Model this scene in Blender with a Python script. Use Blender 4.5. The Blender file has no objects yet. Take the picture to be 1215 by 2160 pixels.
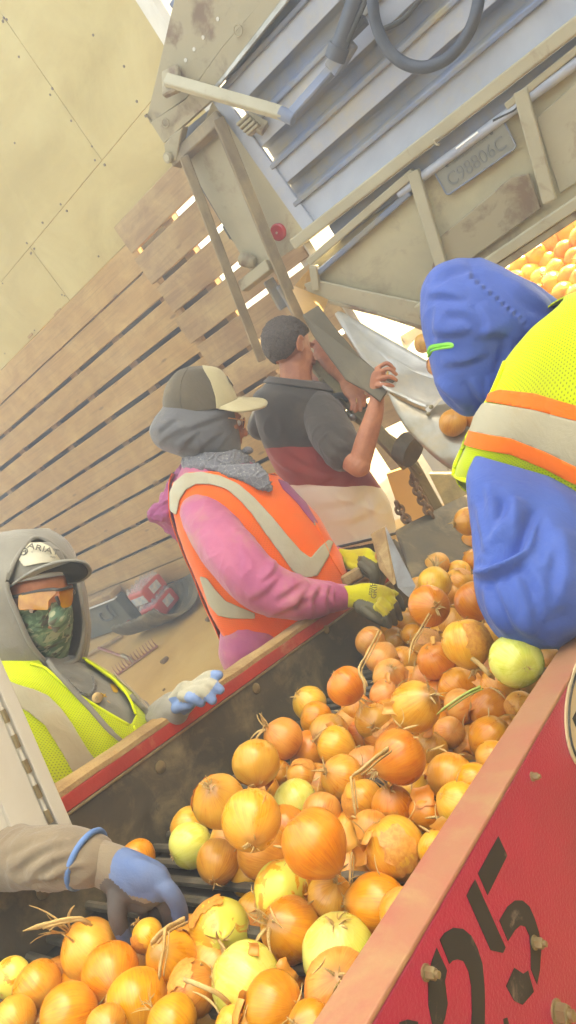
import bpy, bmesh, math, random
import numpy as np
from mathutils import Vector, Matrix, noise
from mathutils.kdtree import KDTree
random.seed(7); rng = np.random.default_rng(7)
SC = bpy.context.scene
COL = SC.collection
# ------------------------------------------------------------------ camera
F = 1400.0; CX, CY = 607.5, 1080.0           # focal length and centre of the photograph, in its pixels
EYE = np.array([0.0, 0.0, 1.71])
CAM = np.array([[0.70738907, 0.42887988, -0.56183872],
                [-0.29524521, -0.54292219, -0.78617159],
                [-0.64220788, 0.72200938, -0.25743249]])   # right, down, forward
cd = bpy.data.cameras.new('camera'); cam = bpy.data.objects.new('camera', cd); COL.objects.link(cam)
R_, D_, F_ = CAM
cam.matrix_world = Matrix(((R_[0], -D_[0], -F_[0], EYE[0]), (R_[1], -D_[1], -F_[1], EYE[1]), (R_[2], -D_[2], -F_[2], EYE[2]), (0, 0, 0, 1)))
cd.sensor_fit = 'VERTICAL'; cd.sensor_height = 36; cd.sensor_width = 20.25; cd.lens = 36 * F / 2160
cd.clip_start = 0.02; cd.clip_end = 400
SC.camera = cam
# ------------------------------------------------------------------ sky, sun, exposure
SUN_EL, SUN_AZ = math.radians(49), math.radians(34)      # azimuth measured from +Y towards +X
w = bpy.data.worlds.new('World'); SC.world = w; w.use_nodes = True
nt = w.node_tree; bg = nt.nodes['Background']
sky = nt.nodes.new('ShaderNodeTexSky'); sky.sky_type = 'NISHITA'; sky.sun_disc = False
sky.sun_elevation = SUN_EL; sky.sun_rotation = SUN_AZ; sky.dust_density = 4.0; sky.air_density = 1.0; sky.ozone_density = 1.0
nt.links.new(sky.outputs[0], bg.inputs[0]); bg.inputs[1].default_value = 0.15
sl = bpy.data.lights.new('sun', 'SUN'); sl.energy = 4.5; sl.angle = math.radians(0.5); sl.color = (1, 0.93, 0.8)
so = bpy.data.objects.new('sun', sl); COL.objects.link(so)
sdir = Vector((math.sin(SUN_AZ) * math.cos(SUN_EL), math.cos(SUN_AZ) * math.cos(SUN_EL), math.sin(SUN_EL)))
so.rotation_euler = sdir.to_track_quat('Z', 'Y').to_euler()
vs = SC.view_settings
vs.view_transform = 'Standard'; vs.look = 'None'; vs.gamma = 1.0; vs.use_curve_mapping = False
vs.exposure = 3.12
vs.use_white_balance = True; vs.white_balance_temperature = 8600; vs.white_balance_tint = 0
SC.cycles.use_denoising = True
SC.cycles.max_bounces = 6; SC.cycles.volume_bounces = 0
SC.cycles.sample_clamp_indirect = 6
# ------------------------------------------------------------------ geometry helpers
def ray(x, y):
    return CAM.T @ np.array([(x - CX) / F, (y - CY) / F, 1.0])
def at(x, y, d):                       # the point seen at x, y of the photograph, d metres ahead
    return Vector(EYE + d * ray(x, y))
def on_y(x, y, Y):
    v = ray(x, y); return Vector(EYE + v * Y / v[1])
def on_x(x, y, X):
    v = ray(x, y); return Vector(EYE + v * X / v[0])
def on_z(x, y, Z):
    v = ray(x, y); return Vector(EYE + v * (Z - EYE[2]) / v[2])
DEC = 0.329668594
TA = np.array([0, math.cos(DEC), -math.sin(DEC)]); NA = np.array([0, math.sin(DEC), math.cos(DEC)])
def tp(x, t, n):                       # trough coordinates: across, along, up from the eye's level
    return Vector(EYE + np.array([x, 0, 0]) + t * TA + n * NA)
def project(P):
    q = (np.asarray(P) - EYE) @ CAM.T
    return np.stack([q[..., 0] / q[..., 2] * F + CX, q[..., 1] / q[..., 2] * F + CY], -1)
CAMR, CAMD, CAMF = Vector(R_), Vector(D_), Vector(F_)
ORG = {}
def thing(name, label, cat, loc=(0, 0, 0), group=None):
    o = bpy.data.objects.new(name, None); COL.objects.link(o); o.location = loc
    o.empty_display_size = 0.1
    ORG[o.name] = Vector(loc); tag(o, label, cat, group); return o
def tag(o, label=None, cat=None, group=None, kind=None):
    if label: o['label'] = label
    if cat: o['category'] = cat
    if group: o['group'] = group
    if kind: o['kind'] = kind
    return o
def link_mesh(name, me, parent=None, loc=None):
    o = bpy.data.objects.new(name, me); COL.objects.link(o)
    if parent is not None:
        o.parent = parent; org = ORG.get(parent.name, Vector())
        me.transform(Matrix.Translation(-org)); ORG[o.name] = org
    elif loc is not None:
        me.transform(Matrix.Translation(-Vector(loc))); o.location = loc; ORG[o.name] = Vector(loc)
    return o
class MB:
    def __init__(s): s.v = []; s.f = []; s.m = []; s.uv = None
    def add(s, vs_, fs, m=0):
        b = len(s.v); s.v += [tuple(p) for p in vs_]; s.f += [tuple(i + b for i in f) for f in fs]; s.m += [m] * len(fs); return s
    def box(s, o, a, b, c, m=0):           # corner and three edge vectors
        o, a, b, c = Vector(o), Vector(a), Vector(b), Vector(c)
        if a.cross(b).dot(c) < 0: a, b = b, a
        P = [o, o + a, o + a + b, o + b]; P += [p + c for p in P]
        return s.add(P, [(3, 2, 1, 0), (4, 5, 6, 7), (0, 1, 5, 4), (1, 2, 6, 5), (2, 3, 7, 6), (3, 0, 4, 7)], m)
    def bar(s, p, q, w1, w2, up=None, m=0):    # rectangular bar centred on p-q
        p, q = Vector(p), Vector(q); d = (q - p)
        u = Vector(up) if up is not None else CAMF
        a = d.cross(u).normalized(); b = d.cross(a).normalized()
        return s.box(p - a * w1 / 2 - b * w2 / 2, d, a * w1, b * w2, m)
    def prism(s, pts, ext, m=0):
        pts = [Vector(p) for p in pts]; ext = Vector(ext); n = len(pts)
        nor = Vector()
        for i in range(n): nor += (pts[i] - pts[0]).cross(pts[(i + 1) % n] - pts[0])
        if nor.dot(ext) > 0: pts = pts[::-1]
        P = pts + [p + ext for p in pts]
        fs = [tuple(range(n)), tuple(range(2 * n - 1, n - 1, -1))] + [(i, i + n, (i + 1) % n + n, (i + 1) % n) for i in range(n)]
        return s.add(P, fs, m)
    def tube(s, pts, rad, n=10, m=0, flat=1.0, up=None):
        pts = [Vector(p) for p in pts]; k = len(pts)
        rads = rad if hasattr(rad, '__len__') else [rad] * k
        b0 = len(s.v); prev = None; V = []
        for i, p in enumerate(pts):
            d = (pts[min(i + 1, k - 1)] - pts[max(i - 1, 0)]).normalized()
            if prev is None:
                a = d.cross(Vector(up)) if up is not None else d.orthogonal()
                if a.length < 1e-6: a = d.orthogonal()
            else: a = prev - d * prev.dot(d)
            a.normalize(); prev = a; b = d.cross(a)
            V += [p + (a * math.cos(2 * math.pi * j / n) + b * math.sin(2 * math.pi * j / n) * flat) * rads[i] for j in range(n)]
        fs = [(i * n + j, i * n + (j + 1) % n, (i + 1) * n + (j + 1) % n, (i + 1) * n + j) for i in range(k - 1) for j in range(n)]
        fs += [tuple(range(n - 1, -1, -1)), tuple((k - 1) * n + j for j in range(n))]
        return s.add(V, fs, m)
    def cyl(s, p, q, r, n=16, m=0): return s.tube([p, q], r, n, m)
    def lathe(s, c, ax, prof, n=20, m=0):      # prof: (distance along axis, radius)
        ax = Vector(ax).normalized(); c = Vector(c)
        return s.tube([c + ax * z for z, r in prof], [max(r, 1e-4) for z, r in prof], n, m)
    def build(s, name, mat, parent=None, loc=None, smooth=False, bev=0, seg=1, kind=None, label=None):
        me = bpy.data.meshes.new(name); me.from_pydata(s.v, [], s.f)
        for mm in (mat if isinstance(mat, (list, tuple)) else [mat]): me.materials.append(mm)
        me.polygons.foreach_set('material_index', s.m)
        if smooth: me.polygons.foreach_set('use_smooth', [True] * len(me.polygons))
        me.update()
        o = link_mesh(name, me, parent, loc)
        if smooth == 'auto':
            me.set_sharp_from_angle(angle=math.radians(38))
        if bev:
            md = o.modifiers.new('bevel', 'BEVEL'); md.width = bev; md.segments = seg; md.limit_method = 'ANGLE'; md.angle_limit = math.radians(40)
        if kind: o['kind'] = kind
        if label: o['label'] = label
        return o
def spline(P, n):                     # Catmull-Rom through the rows of P
    P = np.asarray(P, float); k = len(P)
    if k == 2: t = np.linspace(0, 1, n)[:, None]; return P[0] * (1 - t) + P[1] * t
    E = np.vstack([2 * P[0] - P[1], P, 2 * P[-1] - P[-2]])
    out = []
    for u in np.linspace(0, k - 1, n):
        i = min(int(u), k - 2); t = u - i; a, b, c, d = E[i:i + 4]
        out.append(0.5 * (2 * b + (c - a) * t + (2 * a - 5 * b + 4 * c - d) * t * t + (3 * b - a - 3 * c + d) * t ** 3))
    return np.array(out)
def smoothline(pts, n): return [Vector(p) for p in spline([list(p) for p in pts], n)]
# ------------------------------------------------------------------ materials
MATS = {}
def srgb(r, g, b):
    f = lambda c: (c / 255 / 12.92) if c / 255 <= 0.04045 else ((c / 255 + 0.055) / 1.055) ** 2.4
    return (f(r), f(g), f(b))
class NT:
    def __init__(s, name):
        s.m = bpy.data.materials.new(name); s.m.use_nodes = True; s.t = s.m.node_tree; s.b = s.t.nodes['Principled BSDF']
    def n(s, kind, **kw):
        x = s.t.nodes.new(kind)
        for k, v in kw.items():
            if isinstance(k, str) and hasattr(x, k): setattr(x, k, v)
        return x
    def l(s, a, b): s.t.links.new(a, b)
    def math(s, op, a, b=None, c=None):
        x = s.n('ShaderNodeMath', operation=op)
        for i, v in enumerate((a, b, c)):
            if v is None: continue
            if hasattr(v, 'is_output'): s.l(v, x.inputs[i])
            else: x.inputs[i].default_value = v
        return x.outputs[0]
    def mix(s, f, a, b):
        x = s.n('ShaderNodeMix', data_type='RGBA')
        for i, v in ((0, f), (6, a), (7, b)):
            if hasattr(v, 'is_output'): s.l(v, x.inputs[i])
            elif i == 0: x.inputs[0].default_value = v
            else: x.inputs[i].default_value = (*v[:3], 1)
        return x.outputs[2]
    def noise(s, vec, scale, detail=4, rough=0.55, dist=0.0):
        x = s.n('ShaderNodeTexNoise'); x.inputs['Scale'].default_value = scale; x.inputs['Detail'].default_value = detail
        x.inputs['Roughness'].default_value = rough; x.inputs['Distortion'].default_value = dist
        if vec is not None: s.l(vec, x.inputs['Vector'])
        return x.outputs['Fac']
    def ramp(s, f, stops, interp='LINEAR'):
        x = s.n('ShaderNodeValToRGB'); x.color_ramp.interpolation = interp
        e = x.color_ramp.elements
        while len(e) < len(stops): e.new(0.5)
        for q, (p, c) in zip(e, stops): q.position = p; q.color = (*c[:3], 1) if hasattr(c, '__len__') else (c, c, c, 1)
        s.l(f, x.inputs[0]); return x.outputs[0]
    def coords(s, stretch=None, kind='Object'):
        t = s.n('ShaderNodeTexCoord').outputs[kind]
        if stretch is None: return t
        mp = s.n('ShaderNodeMapping'); mp.inputs['Scale'].default_value = stretch; s.l(t, mp.inputs[0]); return mp.outputs[0]
    def bump(s, h, strength, dist=0.01):
        x = s.n('ShaderNodeBump'); x.inputs['Strength'].default_value = strength; x.inputs['Distance'].default_value = dist
        s.l(h, x.inputs['Height']); s.l(x.outputs[0], s.b.inputs['Normal'])
    def col(s, c):
        if hasattr(c, 'is_output'): s.l(c, s.b.inputs['Base Color'])
        else: s.b.inputs['Base Color'].default_value = (*c[:3], 1)
    def set(s, **kw):
        for k, v in kw.items():
            k = {'rough': 'Roughness', 'metal': 'Metallic', 'coat': 'Coat Weight', 'coatr': 'Coat Roughness', 'spec': 'Specular IOR Level', 'sss': 'Subsurface Weight', 'sheen': 'Sheen Weight', 'alpha': 'Alpha', 'trans': 'Transmission Weight', 'ior': 'IOR'}[k]
            if hasattr(v, 'is_output'): s.l(v, s.b.inputs[k])
            else: s.b.inputs[k].default_value = v
        return s
def mat(name, c, c2=None, scale=6, rough=0.6, metal=0, bump=0.0, bscale=60, stretch=None, lo=0.35, hi=0.65, spec=0.5, detail=5, dust=None, dscale=3, dlo=0.45, dhi=0.7, coat=0, sss=0, sheen=0, dist=0.01, rnd=0):
    if name in MATS: return MATS[name]
    t = NT(name); vec = t.coords(stretch)
    k = c
    if c2 is not None:
        k = t.ramp(t.noise(vec, scale, detail, 0.6, 0.4), [(lo, c), (hi, c2)])
    if dust is not None:
        v2 = t.coords(); f = t.ramp(t.noise(v2, dscale, 8, 0.68, 0.5), [(dlo, 0.0), (dhi, 1.0)]); k = t.mix(f, k, dust)
    if rnd:
        oi = t.n('ShaderNodeObjectInfo').outputs['Random']; h = t.n('ShaderNodeHueSaturation')
        t.l(t.math('MULTIPLY_ADD', oi, rnd, 1 - rnd / 2), h.inputs['Value'])
        if hasattr(k, 'is_output'): t.l(k, h.inputs['Color'])
        else: h.inputs['Color'].default_value = (*k, 1)
        k = h.outputs[0]
    t.col(k); t.set(rough=rough, metal=metal, spec=spec, coat=coat, sss=sss, sheen=sheen)
    if sss: t.b.inputs['Subsurface Radius'].default_value = (0.02, 0.01, 0.005)
    if bump: t.bump(t.noise(vec, bscale, 6, 0.6), bump, dist)
    MATS[name] = t.m; return t.m
# ------------------------------------------------------------------ materials of the place
PLY = mat('plywood', srgb(194, 172, 108), srgb(178, 156, 92), 1.2, 0.7, bump=0.12, bscale=40, stretch=(1, 1, 3), dust=srgb(200, 182, 122), dscale=2.2, dist=0.002)
WOOD = mat('dusty_plank', srgb(186, 148, 90), srgb(170, 132, 76), 5, 0.85, bump=0.5, bscale=30, stretch=(0.6, 6, 6), dust=srgb(200, 168, 110), dscale=5, dist=0.004, rnd=0.12)
def knots(m, dark):
    t = NT.__new__(NT); t.m = m; t.t = m.node_tree; t.b = t.t.nodes['Principled BSDF']; src = t.b.inputs['Base Color'].links[0].from_socket
    v = t.coords((1.6, 1, 5.5)); x = t.n('ShaderNodeTexVoronoi'); x.inputs['Scale'].default_value = 1.5; d = t.n('ShaderNodeVectorMath', operation='ADD'); t.l(v, d.inputs[0])
    cc = t.n('ShaderNodeCombineXYZ'); oi = t.n('ShaderNodeObjectInfo').outputs['Random']; t.l(t.math('MULTIPLY', oi, 37.0), cc.inputs[0]); t.l(t.math('MULTIPLY', oi, 11.0), cc.inputs[2]); t.l(cc.outputs[0], d.inputs[1]); t.l(d.outputs[0], x.inputs['Vector'])
    k = t.mix(t.ramp(x.outputs['Distance'], [(.05, .75), (.10, 0.0)]), src, dark)
    g = t.n('ShaderNodeTexNoise'); g.inputs['Scale'].default_value = 3.0; g.inputs['Detail'].default_value = 6; mp = t.coords((.7, 1, 26)); a = t.n('ShaderNodeVectorMath', operation='ADD'); t.l(mp, a.inputs[0]); t.l(cc.outputs[0], a.inputs[1]); t.l(a.outputs[0], g.inputs['Vector'])
    k = t.mix(t.ramp(g.outputs['Fac'], [(.52, 0.0), (.72, .38)]), k, dark); t.l(k, t.b.inputs['Base Color'])
knots(WOOD, srgb(112, 80, 48))
WOODL = mat('pale_plank', srgb(176, 143, 98), srgb(150, 116, 78), 4, 0.8, bump=0.5, bscale=30, stretch=(0.6, 6, 6), dust=srgb(200, 174, 124), dscale=4, dist=0.004, rnd=0.12)
knots(WOODL, srgb(124, 90, 54))
DARK = mat('dark_board', srgb(88, 82, 70), srgb(70, 66, 58), 3, 0.9)
DUSTF = mat('dusty_floor', srgb(180, 138, 66), srgb(196, 154, 80), 2.2, 0.9, bump=0.5, bscale=25, dust=srgb(202, 166, 98), dscale=1.2, dist=0.006)
GROUND = mat('yard_gravel', srgb(170, 150, 120), srgb(195, 178, 150), 3, 0.9)
NAIL = mat('nail_hole', srgb(92, 66, 48), rough=0.8)
WHITE = mat('white_trim', srgb(225, 222, 212), srgb(205, 200, 188), 3, 0.6)
# ------------------------------------------------------------------ ground
m = MB(); m.add([(-150, -150, -0.012), (150, -150, -0.012), (150, 150, -0.012), (-150, 150, -0.012)], [(0, 1, 2, 3)])
g = m.build('ground', GROUND); tag(g, kind='structure')
m = MB(); n = 40
vs_ = []; fs = []
for j in range(n + 1):
    for i in range(n + 1):
        x = -9 + 14 * i / n; y = -5 + 8.75 * j / n
        vs_.append((x, y, 0.012 * noise.noise(Vector((x * 1.3, y * 1.3, 0))) if 0 < i < n and 0 < j < n else 0))
for j in range(n):
    for i in range(n): a = j * (n + 1) + i; fs.append((a, a + 1, a + n + 2, a + n + 1))
m.add(vs_, fs); fl = m.build('floor', DUSTF, smooth=True); tag(fl, kind='structure')
# ------------------------------------------------------------------ plank wall
Z0 = 1.71; YW = 3.6
pw = thing('plank_wall', 'long brown slatted plank wall under the plywood, dark gaps between its boards', 'wall', (-5.2, YW, 0))
gaps = [0.845, 0.65, 0.445, 0.23, 0.012, -0.21, -0.42, -0.615, -0.85, -1.08, -1.295, -1.49, -1.69]
gw = [0, .012, .03, .036, .036, .03, .026, .03, .032, .03, .012, .028, .02]
for i in range(12):
    top, bot = gaps[i] - gw[i] / 2, gaps[i + 1] + gw[i + 1] / 2
    xr = -2.93 + random.uniform(-.03, .03)
    yo = random.uniform(-.006, .006)
    for xa, xb in ((-8.2, -6.9 - .004), (-6.9, xr)):
        dz0, dz1 = random.uniform(-.003, .003), random.uniform(-.003, .003)
        mb = MB(); N_ = 10
        T_ = []; B_ = []
        for k in range(N_ + 1):
            x = xa + (xb - xa) * k / N_; j = .003 * noise.noise(Vector((x * 3, i * 5.1, 0)))
            T_.append((x, YW + yo, Z0 + top + j)); B_.append((x, YW + yo, Z0 + bot + .003 * noise.noise(Vector((x * 3, i * 5.1, 9)))))
        mb.prism(T_ + B_[::-1], (0, .038, 0))
        mb.build('plank', WOOD, pw, bev=.003)
for k in range(9):
    MB().box((-8 + .61 * k + .05, YW + .045, 0.01), (.09, 0, 0), (0, .05, 0), (0, 0, 2.6)).build('stud', WOODL if k % 2 else WOOD, pw)
MB().box((-8.2, YW + .16, 0.0), (5.55, 0, 0), (0, .02, 0), (0, 0, 2.6)).build('gap_shade_sheet', DARK, pw)  # dark sheet added so the gaps read as deep shade
# ------------------------------------------------------------------ slatted panel nearer the door
sp = thing('slatted_panel', 'pale plank panel behind the truck with daylight between its boards', 'wall', (-2.4, YW, 0))
YP = YW - .05
gz = [on_y(x, y, YP)[2] for x, y in ((335, 488), (380, 553), (430, 620), (465, 683), (512, 744), (548, 808))]
gz = sorted(gz, reverse=True)
step = (gz[0] - gz[-1]) / 5
gl = [gz[0] + step] + [gz[0] - step * k for k in range(0, 9)]
for i in range(len(gl) - 1):
    top, bot = gl[i] - .017, gl[i + 1] + .017
    xl = -2.965 - (.02 if i % 2 else 0) + random.uniform(-.012, .012)
    if bot < .02: bot = .02
    MB().box((xl, YP, bot), (1.06 - (xl + 2.965), 0, 0), (0, .04, 0), (0, 0, top - bot)).build('plank', WOODL, sp, bev=.004)
MB().box((-2.66, YP + .045, 0.01), (.09, 0, 0), (0, .05, 0), (0, 0, 2.65)).build('stud', WOODL, sp)
MB().box((-2.25, YP + .045, 0.01), (.06, 0, 0), (0, .05, 0), (0, 0, 2.65)).build('stud', WOODL, sp)
# ------------------------------------------------------------------ plywood above
yw = thing('plywood_wall', 'tan plywood sheathing with dark nail holes above the plank wall', 'wall', (-4.4, YW, 2.555))
zb, zj = Z0 + .85, Z0 + 1.285
sx = on_y(100, 175, YW)[0]; sx2 = on_y(100, 575, YW)[0]
for xa, xb, za, zc in ((-8.2, sx2 - 2.44, zb, zj), (sx2 - 2.44, sx2, zb, zj), (sx2, sx2 + 1.78, zb, zj), (-8.2, sx - 2.44, zj, zj + 1.22), (sx - 2.44, sx, zj, zj + 1.22), (sx, -1.99, zj, zj + 1.22), (-8.2, -4.4, zj + 1.22, 7.0), (-4.4, -1.99, zj + 1.22, 7.0)):  # top sheets run on unseen to hold off the sun
    MB().box((xa + .0015, YW + .01 + random.uniform(0, .003), za + .0015), (xb - xa - .003, 0, 0), (0, .018, 0), (0, 0, zc - za - .003)).build('plywood_sheet', PLY, yw, bev=.0015)
mb = MB()
nails = [(8, 38), (5, 45), (13, 41), (196, 74), (109, 187), (106, 200), (31, 302), (288, 214), (194, 309), (200, 338), (220, 348), (127, 431), (140, 445), (57, 513), (64, 535), (71, 525), (66, 533), (5, 598), (208, 541), (131, 622), (137, 624), (73, 697), (10, 746), (306, 245), (40, 120), (150, 255), (90, 470), (260, 140)]
for x, y in nails:
    P = on_y(x + random.uniform(-1, 1), y, YW + .008); mb.cyl(P, P + Vector((0, .006, 0)), random.uniform(.006, .0085), 8)
mb.build('nail_hole', NAIL, yw, kind='stuff')
# chipped splinters along the lower edge of the plywood
CH = MB()
for x, y, l in ((115, 668, .10), (60, 715, .07), (70, 722, .05)):
    P = on_y(x, y, YW - .004); CH.box(P, (l, 0, 0), (0, .008, 0), (0, 0, .018))
CH.build('splintered_edge', WOOD, yw, bev=.003)
# ------------------------------------------------------------------ door surround
js = thing('door_jamb', 'white painted door jamb between plywood wall and truck', 'door frame', (-1.9, YW, 0))
MB().box((-1.985, YW - .02, 0.01), (.07, 0, 0), (0, .10, 0), (0, 0, 3.7)).build('jamb_board', WHITE, js, bev=.004)
MB().box((-1.913, YW - .035, 0.01), (.035, 0, 0), (0, .06, 0), (0, 0, 3.7)).build('stop_strip', WHITE, js, bev=.003)
hd = thing('sun_block_header', 'added sun-blocking plywood header over the truck door, above the picture', 'wall', (1.5, YW, 4))
MB().box((-1.985, YW + .01, 3.72), (7.5, 0, 0), (0, .05, 0), (0, 0, 3.3)).build('sun_block_board', PLY, hd)  # unseen boards added to keep direct sun off the interior
MB().box((1.6, YW + .01, 0.01), (4, 0, 0), (0, .05, 0), (0, 0, 3.7)).build('sun_block_side', PLY, hd)
# unseen walls added to block low sky light; left open overhead
sw = thing('sky_block_wall', 'added dark wall blocking low sky light behind the viewer, outside the picture', 'wall', (0, -3, 0))
MB().box((-9, -3.05, 0), (13, 0, 0), (0, .05, 0), (0, 0, 4.2)).build('sky_block_sheet', DARK, sw)
sw2 = thing('sky_block_wall', 'added dark wall blocking low sky light to the right of the viewer, outside the picture', 'wall', (3.4, 0, 0))
MB().box((3.4, -3, 0), (.05, 0, 0), (0, 6.6, 0), (0, 0, 4.2)).build('sky_block_sheet', DARK, sw2)
# ------------------------------------------------------------------ the truck
TY = 2.7
STEEL = mat('truck_paint', srgb(186, 192, 206), srgb(160, 166, 182), 2.5, 0.5, metal=0.0, bump=0.12, bscale=90, dust=srgb(196, 188, 170), dscale=3.4, dlo=.5, dhi=.74, dist=0.003)  # cool pale tint of the hazy veil is put into this paint
GATE = mat('gate_paint', srgb(202, 192, 156), srgb(176, 166, 136), 2.5, 0.55, bump=0.15, bscale=70, dust=srgb(146, 128, 100), dscale=4, dlo=.54, dhi=.72, dist=0.003)
STEELD = mat('truck_rib', srgb(136, 146, 170), srgb(112, 122, 146), 3, 0.6, bump=0.15, bscale=60, dust=srgb(158, 146, 116), dscale=5, dist=0.003)  # darker truck tone; on the recessed ribs it carries their shade
CREAM = mat('cream_paint', srgb(190, 182, 154), srgb(174, 164, 136), 3, 0.5, bump=0.1, bscale=60, dust=srgb(150, 126, 92), dscale=8, dlo=.58, dhi=.75, dist=0.003)
RUST = mat('rusty_paint', srgb(166, 154, 124), srgb(126, 102, 78), 7, 0.7, bump=0.4, bscale=40, stretch=(1, 1, 1), lo=.5, hi=.62, dist=0.004)
POST = mat('steel_post', srgb(150, 132, 100), srgb(122, 104, 78), 4, 0.6, bump=0.2, bscale=50, stretch=(4, 4, 1), dust=srgb(176, 156, 116), dscale=4, dist=0.003)
BLACK = mat('black_rubber', srgb(52, 54, 56), srgb(70, 70, 68), 6, 0.55, bump=0.1, bscale=60, dust=srgb(110, 104, 90), dscale=4, dlo=.5, dhi=.8)
CHROME = mat('bare_steel', srgb(190, 190, 186), srgb(150, 148, 142), 8, 0.35, metal=0.8, bump=0.1, bscale=50)
REDL = mat('red_lens', srgb(190, 40, 50), rough=0.25, coat=0.6)
PLATE = mat('plate_paint', srgb(150, 148, 136), srgb(138, 136, 124), 10, 0.5)
INK = mat('plate_ink', srgb(124, 126, 124), rough=0.6)
tk = thing('dump_truck', 'big dusty cream dump truck body backed in above the hopper, gate open', 'truck', (-0.2, 3.4, 0))
def q(x, y, dy=0.0): return on_y(x, y, TY + dy)
XL, XR = -1.43, 1.25
zlip = q(648, 494)[2]; zl2 = zlip + .02
# upper sheet broken by recessed channels
ribs = []
for (xa, ya), (xb, yb) in (((620, 402), (924, 150)), ((600, 308), (792, 108)), ((600, 175), (726, 20))):
    ribs.append((q(xa, ya)[2] + q(xb, yb)[2]) / 2)
rz = sorted(ribs); gap = (rz[-1] - rz[0]) / 2
rz = [rz[0] + gap * k for k in range(11) if rz[0] + gap * k < 3.95]
edges = [zl2] + rz + [4.05]
hw = .045
for k in range(len(edges) - 1):
    za = edges[k] + (hw if k else 0); zb_ = edges[k + 1] - (hw if k < len(edges) - 2 else 0)
    MB().box((XL + .06, TY, za), (XR - XL - .06, 0, 0), (0, .006, 0), (0, 0, zb_ - za)).build('body_sheet', STEEL, tk, bev=.002)
for z in rz:
    m = MB(); x0, x1 = XL + .055, XR
    prof = [(TY - .001, z + hw + .004), (TY + .05, z + hw - .012), (TY + .05, z - .012), (TY - .016, z - hw + .012), (TY - .016, z - hw - .006), (TY + .058, z - hw - .006), (TY + .058, z + hw + .004)]
    m.prism([(x0, y, zz) for y, zz in prof], (x1 - x0, 0, 0)); m.build('channel_rib', STEELD, tk, bev=.003)
# corner column of the body: cream edge flange, side plate with reflector
def poly(name, pts, dy, th, mt, par=None, bev=.003, lab=None):
    return MB().prism([q(x, y, dy) for x, y in pts], (0, th, 0)).build(name, mt, par or tk, bev=bev, label=lab)
poly('edge_flange', [(440, 205), (462, 188), (668, 478), (648, 500)], -.012, .02, STEEL)
poly('side_plate', [(395, 345), (448, 212), (648, 494), (640, 512), (560, 565), (532, 580)], .02, .012, CREAM)
MB().box((XL - .02, TY + .03, 1.18), (0.03, 0, 0), (0, 4.2, 0), (0, 0, 2.57)).build('bed_side', mat('bright_aluminium', srgb(214, 208, 196), srgb(196, 188, 172), 6, .45), tk)
MB().box((XR, TY + .03, 1.35), (0.03, 0, 0), (0, 4.2, 0), (0, 0, 2.4)).build('bed_side', CREAM, tk)
poly('corner_panel', [(374, -30), (310, 245), (316, 262), (395, 205), (470, 100), (600, -50)], -.03, .05, RUST)
poly('corner_panel', [(306, 240), (345, 302), (447, 210), (454, 186), (590, 20), (640, -50), (596, -50), (468, 102), (392, 210), (318, 258)], -.045, .03, RUST)
poly('seam_strip', [(448, 186), (456, 190), (600, 12), (640, -45), (630, -50)], -.055, .01, CHROME)
m = MB()
for x, y in ((459, 40), (428, 79), (409, 104), (391, 127), (375, 150)):
    P = q(x, y, -.034); m.cyl(P, P + Vector((0, .005, 0)), .007, 10)
m.build('rivet', WHITE, tk, kind='stuff')
for x, y, r in ((349, 259, .016), (502, 64, .018)):
    m = MB(); P = q(x, y, -.056); m.tube([P + Vector((r * math.cos(a), 0, r * math.sin(a))) for a in np.linspace(0, 2 * math.pi, 17)], .003, 6); m.build('weld_ring', RUST, tk)
# clamp under the corner
m = MB(); m.prism([q(345, 305, -.05), q(362, 285, -.05), q(385, 268, -.05), (q(378, 300, -.05)), q(372, 340, -.05), q(350, 345, -.05)], (0, .05, 0)); m.build('hinge_lug', RUST, tk, bev=.004)
m = MB(); P = q(352, 333, -.07); m.cyl(P, P + Vector((0, .1, 0)), .022, 14); cl = m.build('hinge_pin', RUST, tk, smooth='auto', bev=.003)
m = MB(); m.cyl(P - Vector((0, .004, 0)), P, .014, 14); m.build('pin_end', CREAM, cl)
# head beam, posts and lower cross bar
m = MB(); m.bar(q(368, 342, -.02), q(468, 248, -.02), .055, .05); m.build('head_beam', POST, tk, bev=.004)
m = MB(); m.bar(q(385, 305, .06), q(470, 235, .06), .07, .04); m.build('head_beam', STEELD, tk, bev=.004)
m = MB(); m.bar(q(388, 330, -.05), q(552, 760, -.05), .042, .05); m.build('post', POST, tk, bev=.005, seg=2)
m = MB(); m.bar(q(460, 250, -.05), q(640, 690, -.05), .046, .05); m.build('post', POST, tk, bev=.005, seg=2)
m = MB(); m.bar(q(512, 605, -.03), q(572, 558, -.03), .05, .05); m.build('cross_bar', RUST, tk, bev=.004)
m = MB(); m.cyl(q(412, 368, .05), q(478, 478, .05), .011); m.cyl(q(476, 474, .05), q(492, 500, .05), .019); m.cyl(q(490, 498, .05), q(530, 548, .05), .013); m.build('gas_strut', BLACK, tk, smooth='auto')
m = MB(); m.cyl(q(420, 350, .06), q(545, 560, .06), .008); m.build('thin_rod', CREAM, tk, smooth='auto')
m = MB(); m.lathe(q(505, 545, .0), q(548, 555, .0) - q(505, 545, .0), [(0, .015), (.01, .03), (.05, .032), (.08, .02), (.085, .01)]); m.build('rod_end', RUST, tk, smooth='auto')
m = MB(); m.bar(q(565, 590, .04), q(600, 650, .04), .05, .04); m.bar(q(590, 600, .02), q(628, 665, .02), .04, .03); m.build('lower_bracket', STEELD, tk, bev=.005)
m = MB(); P = q(584, 491, .0); m.lathe(P + Vector((0, .02, 0)), (0, -1, 0), [(0, .036), (.012, .036), (.018, .03), (.02, .008), (.022, .006)], 24); rf = m.build('reflector', REDL, tk, smooth='auto')
m = MB(); m.cyl(P - Vector((0, .004, 0)), P + Vector((0, .001, 0)), .005, 8); m.build('reflector_screw', CREAM, rf)
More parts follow.
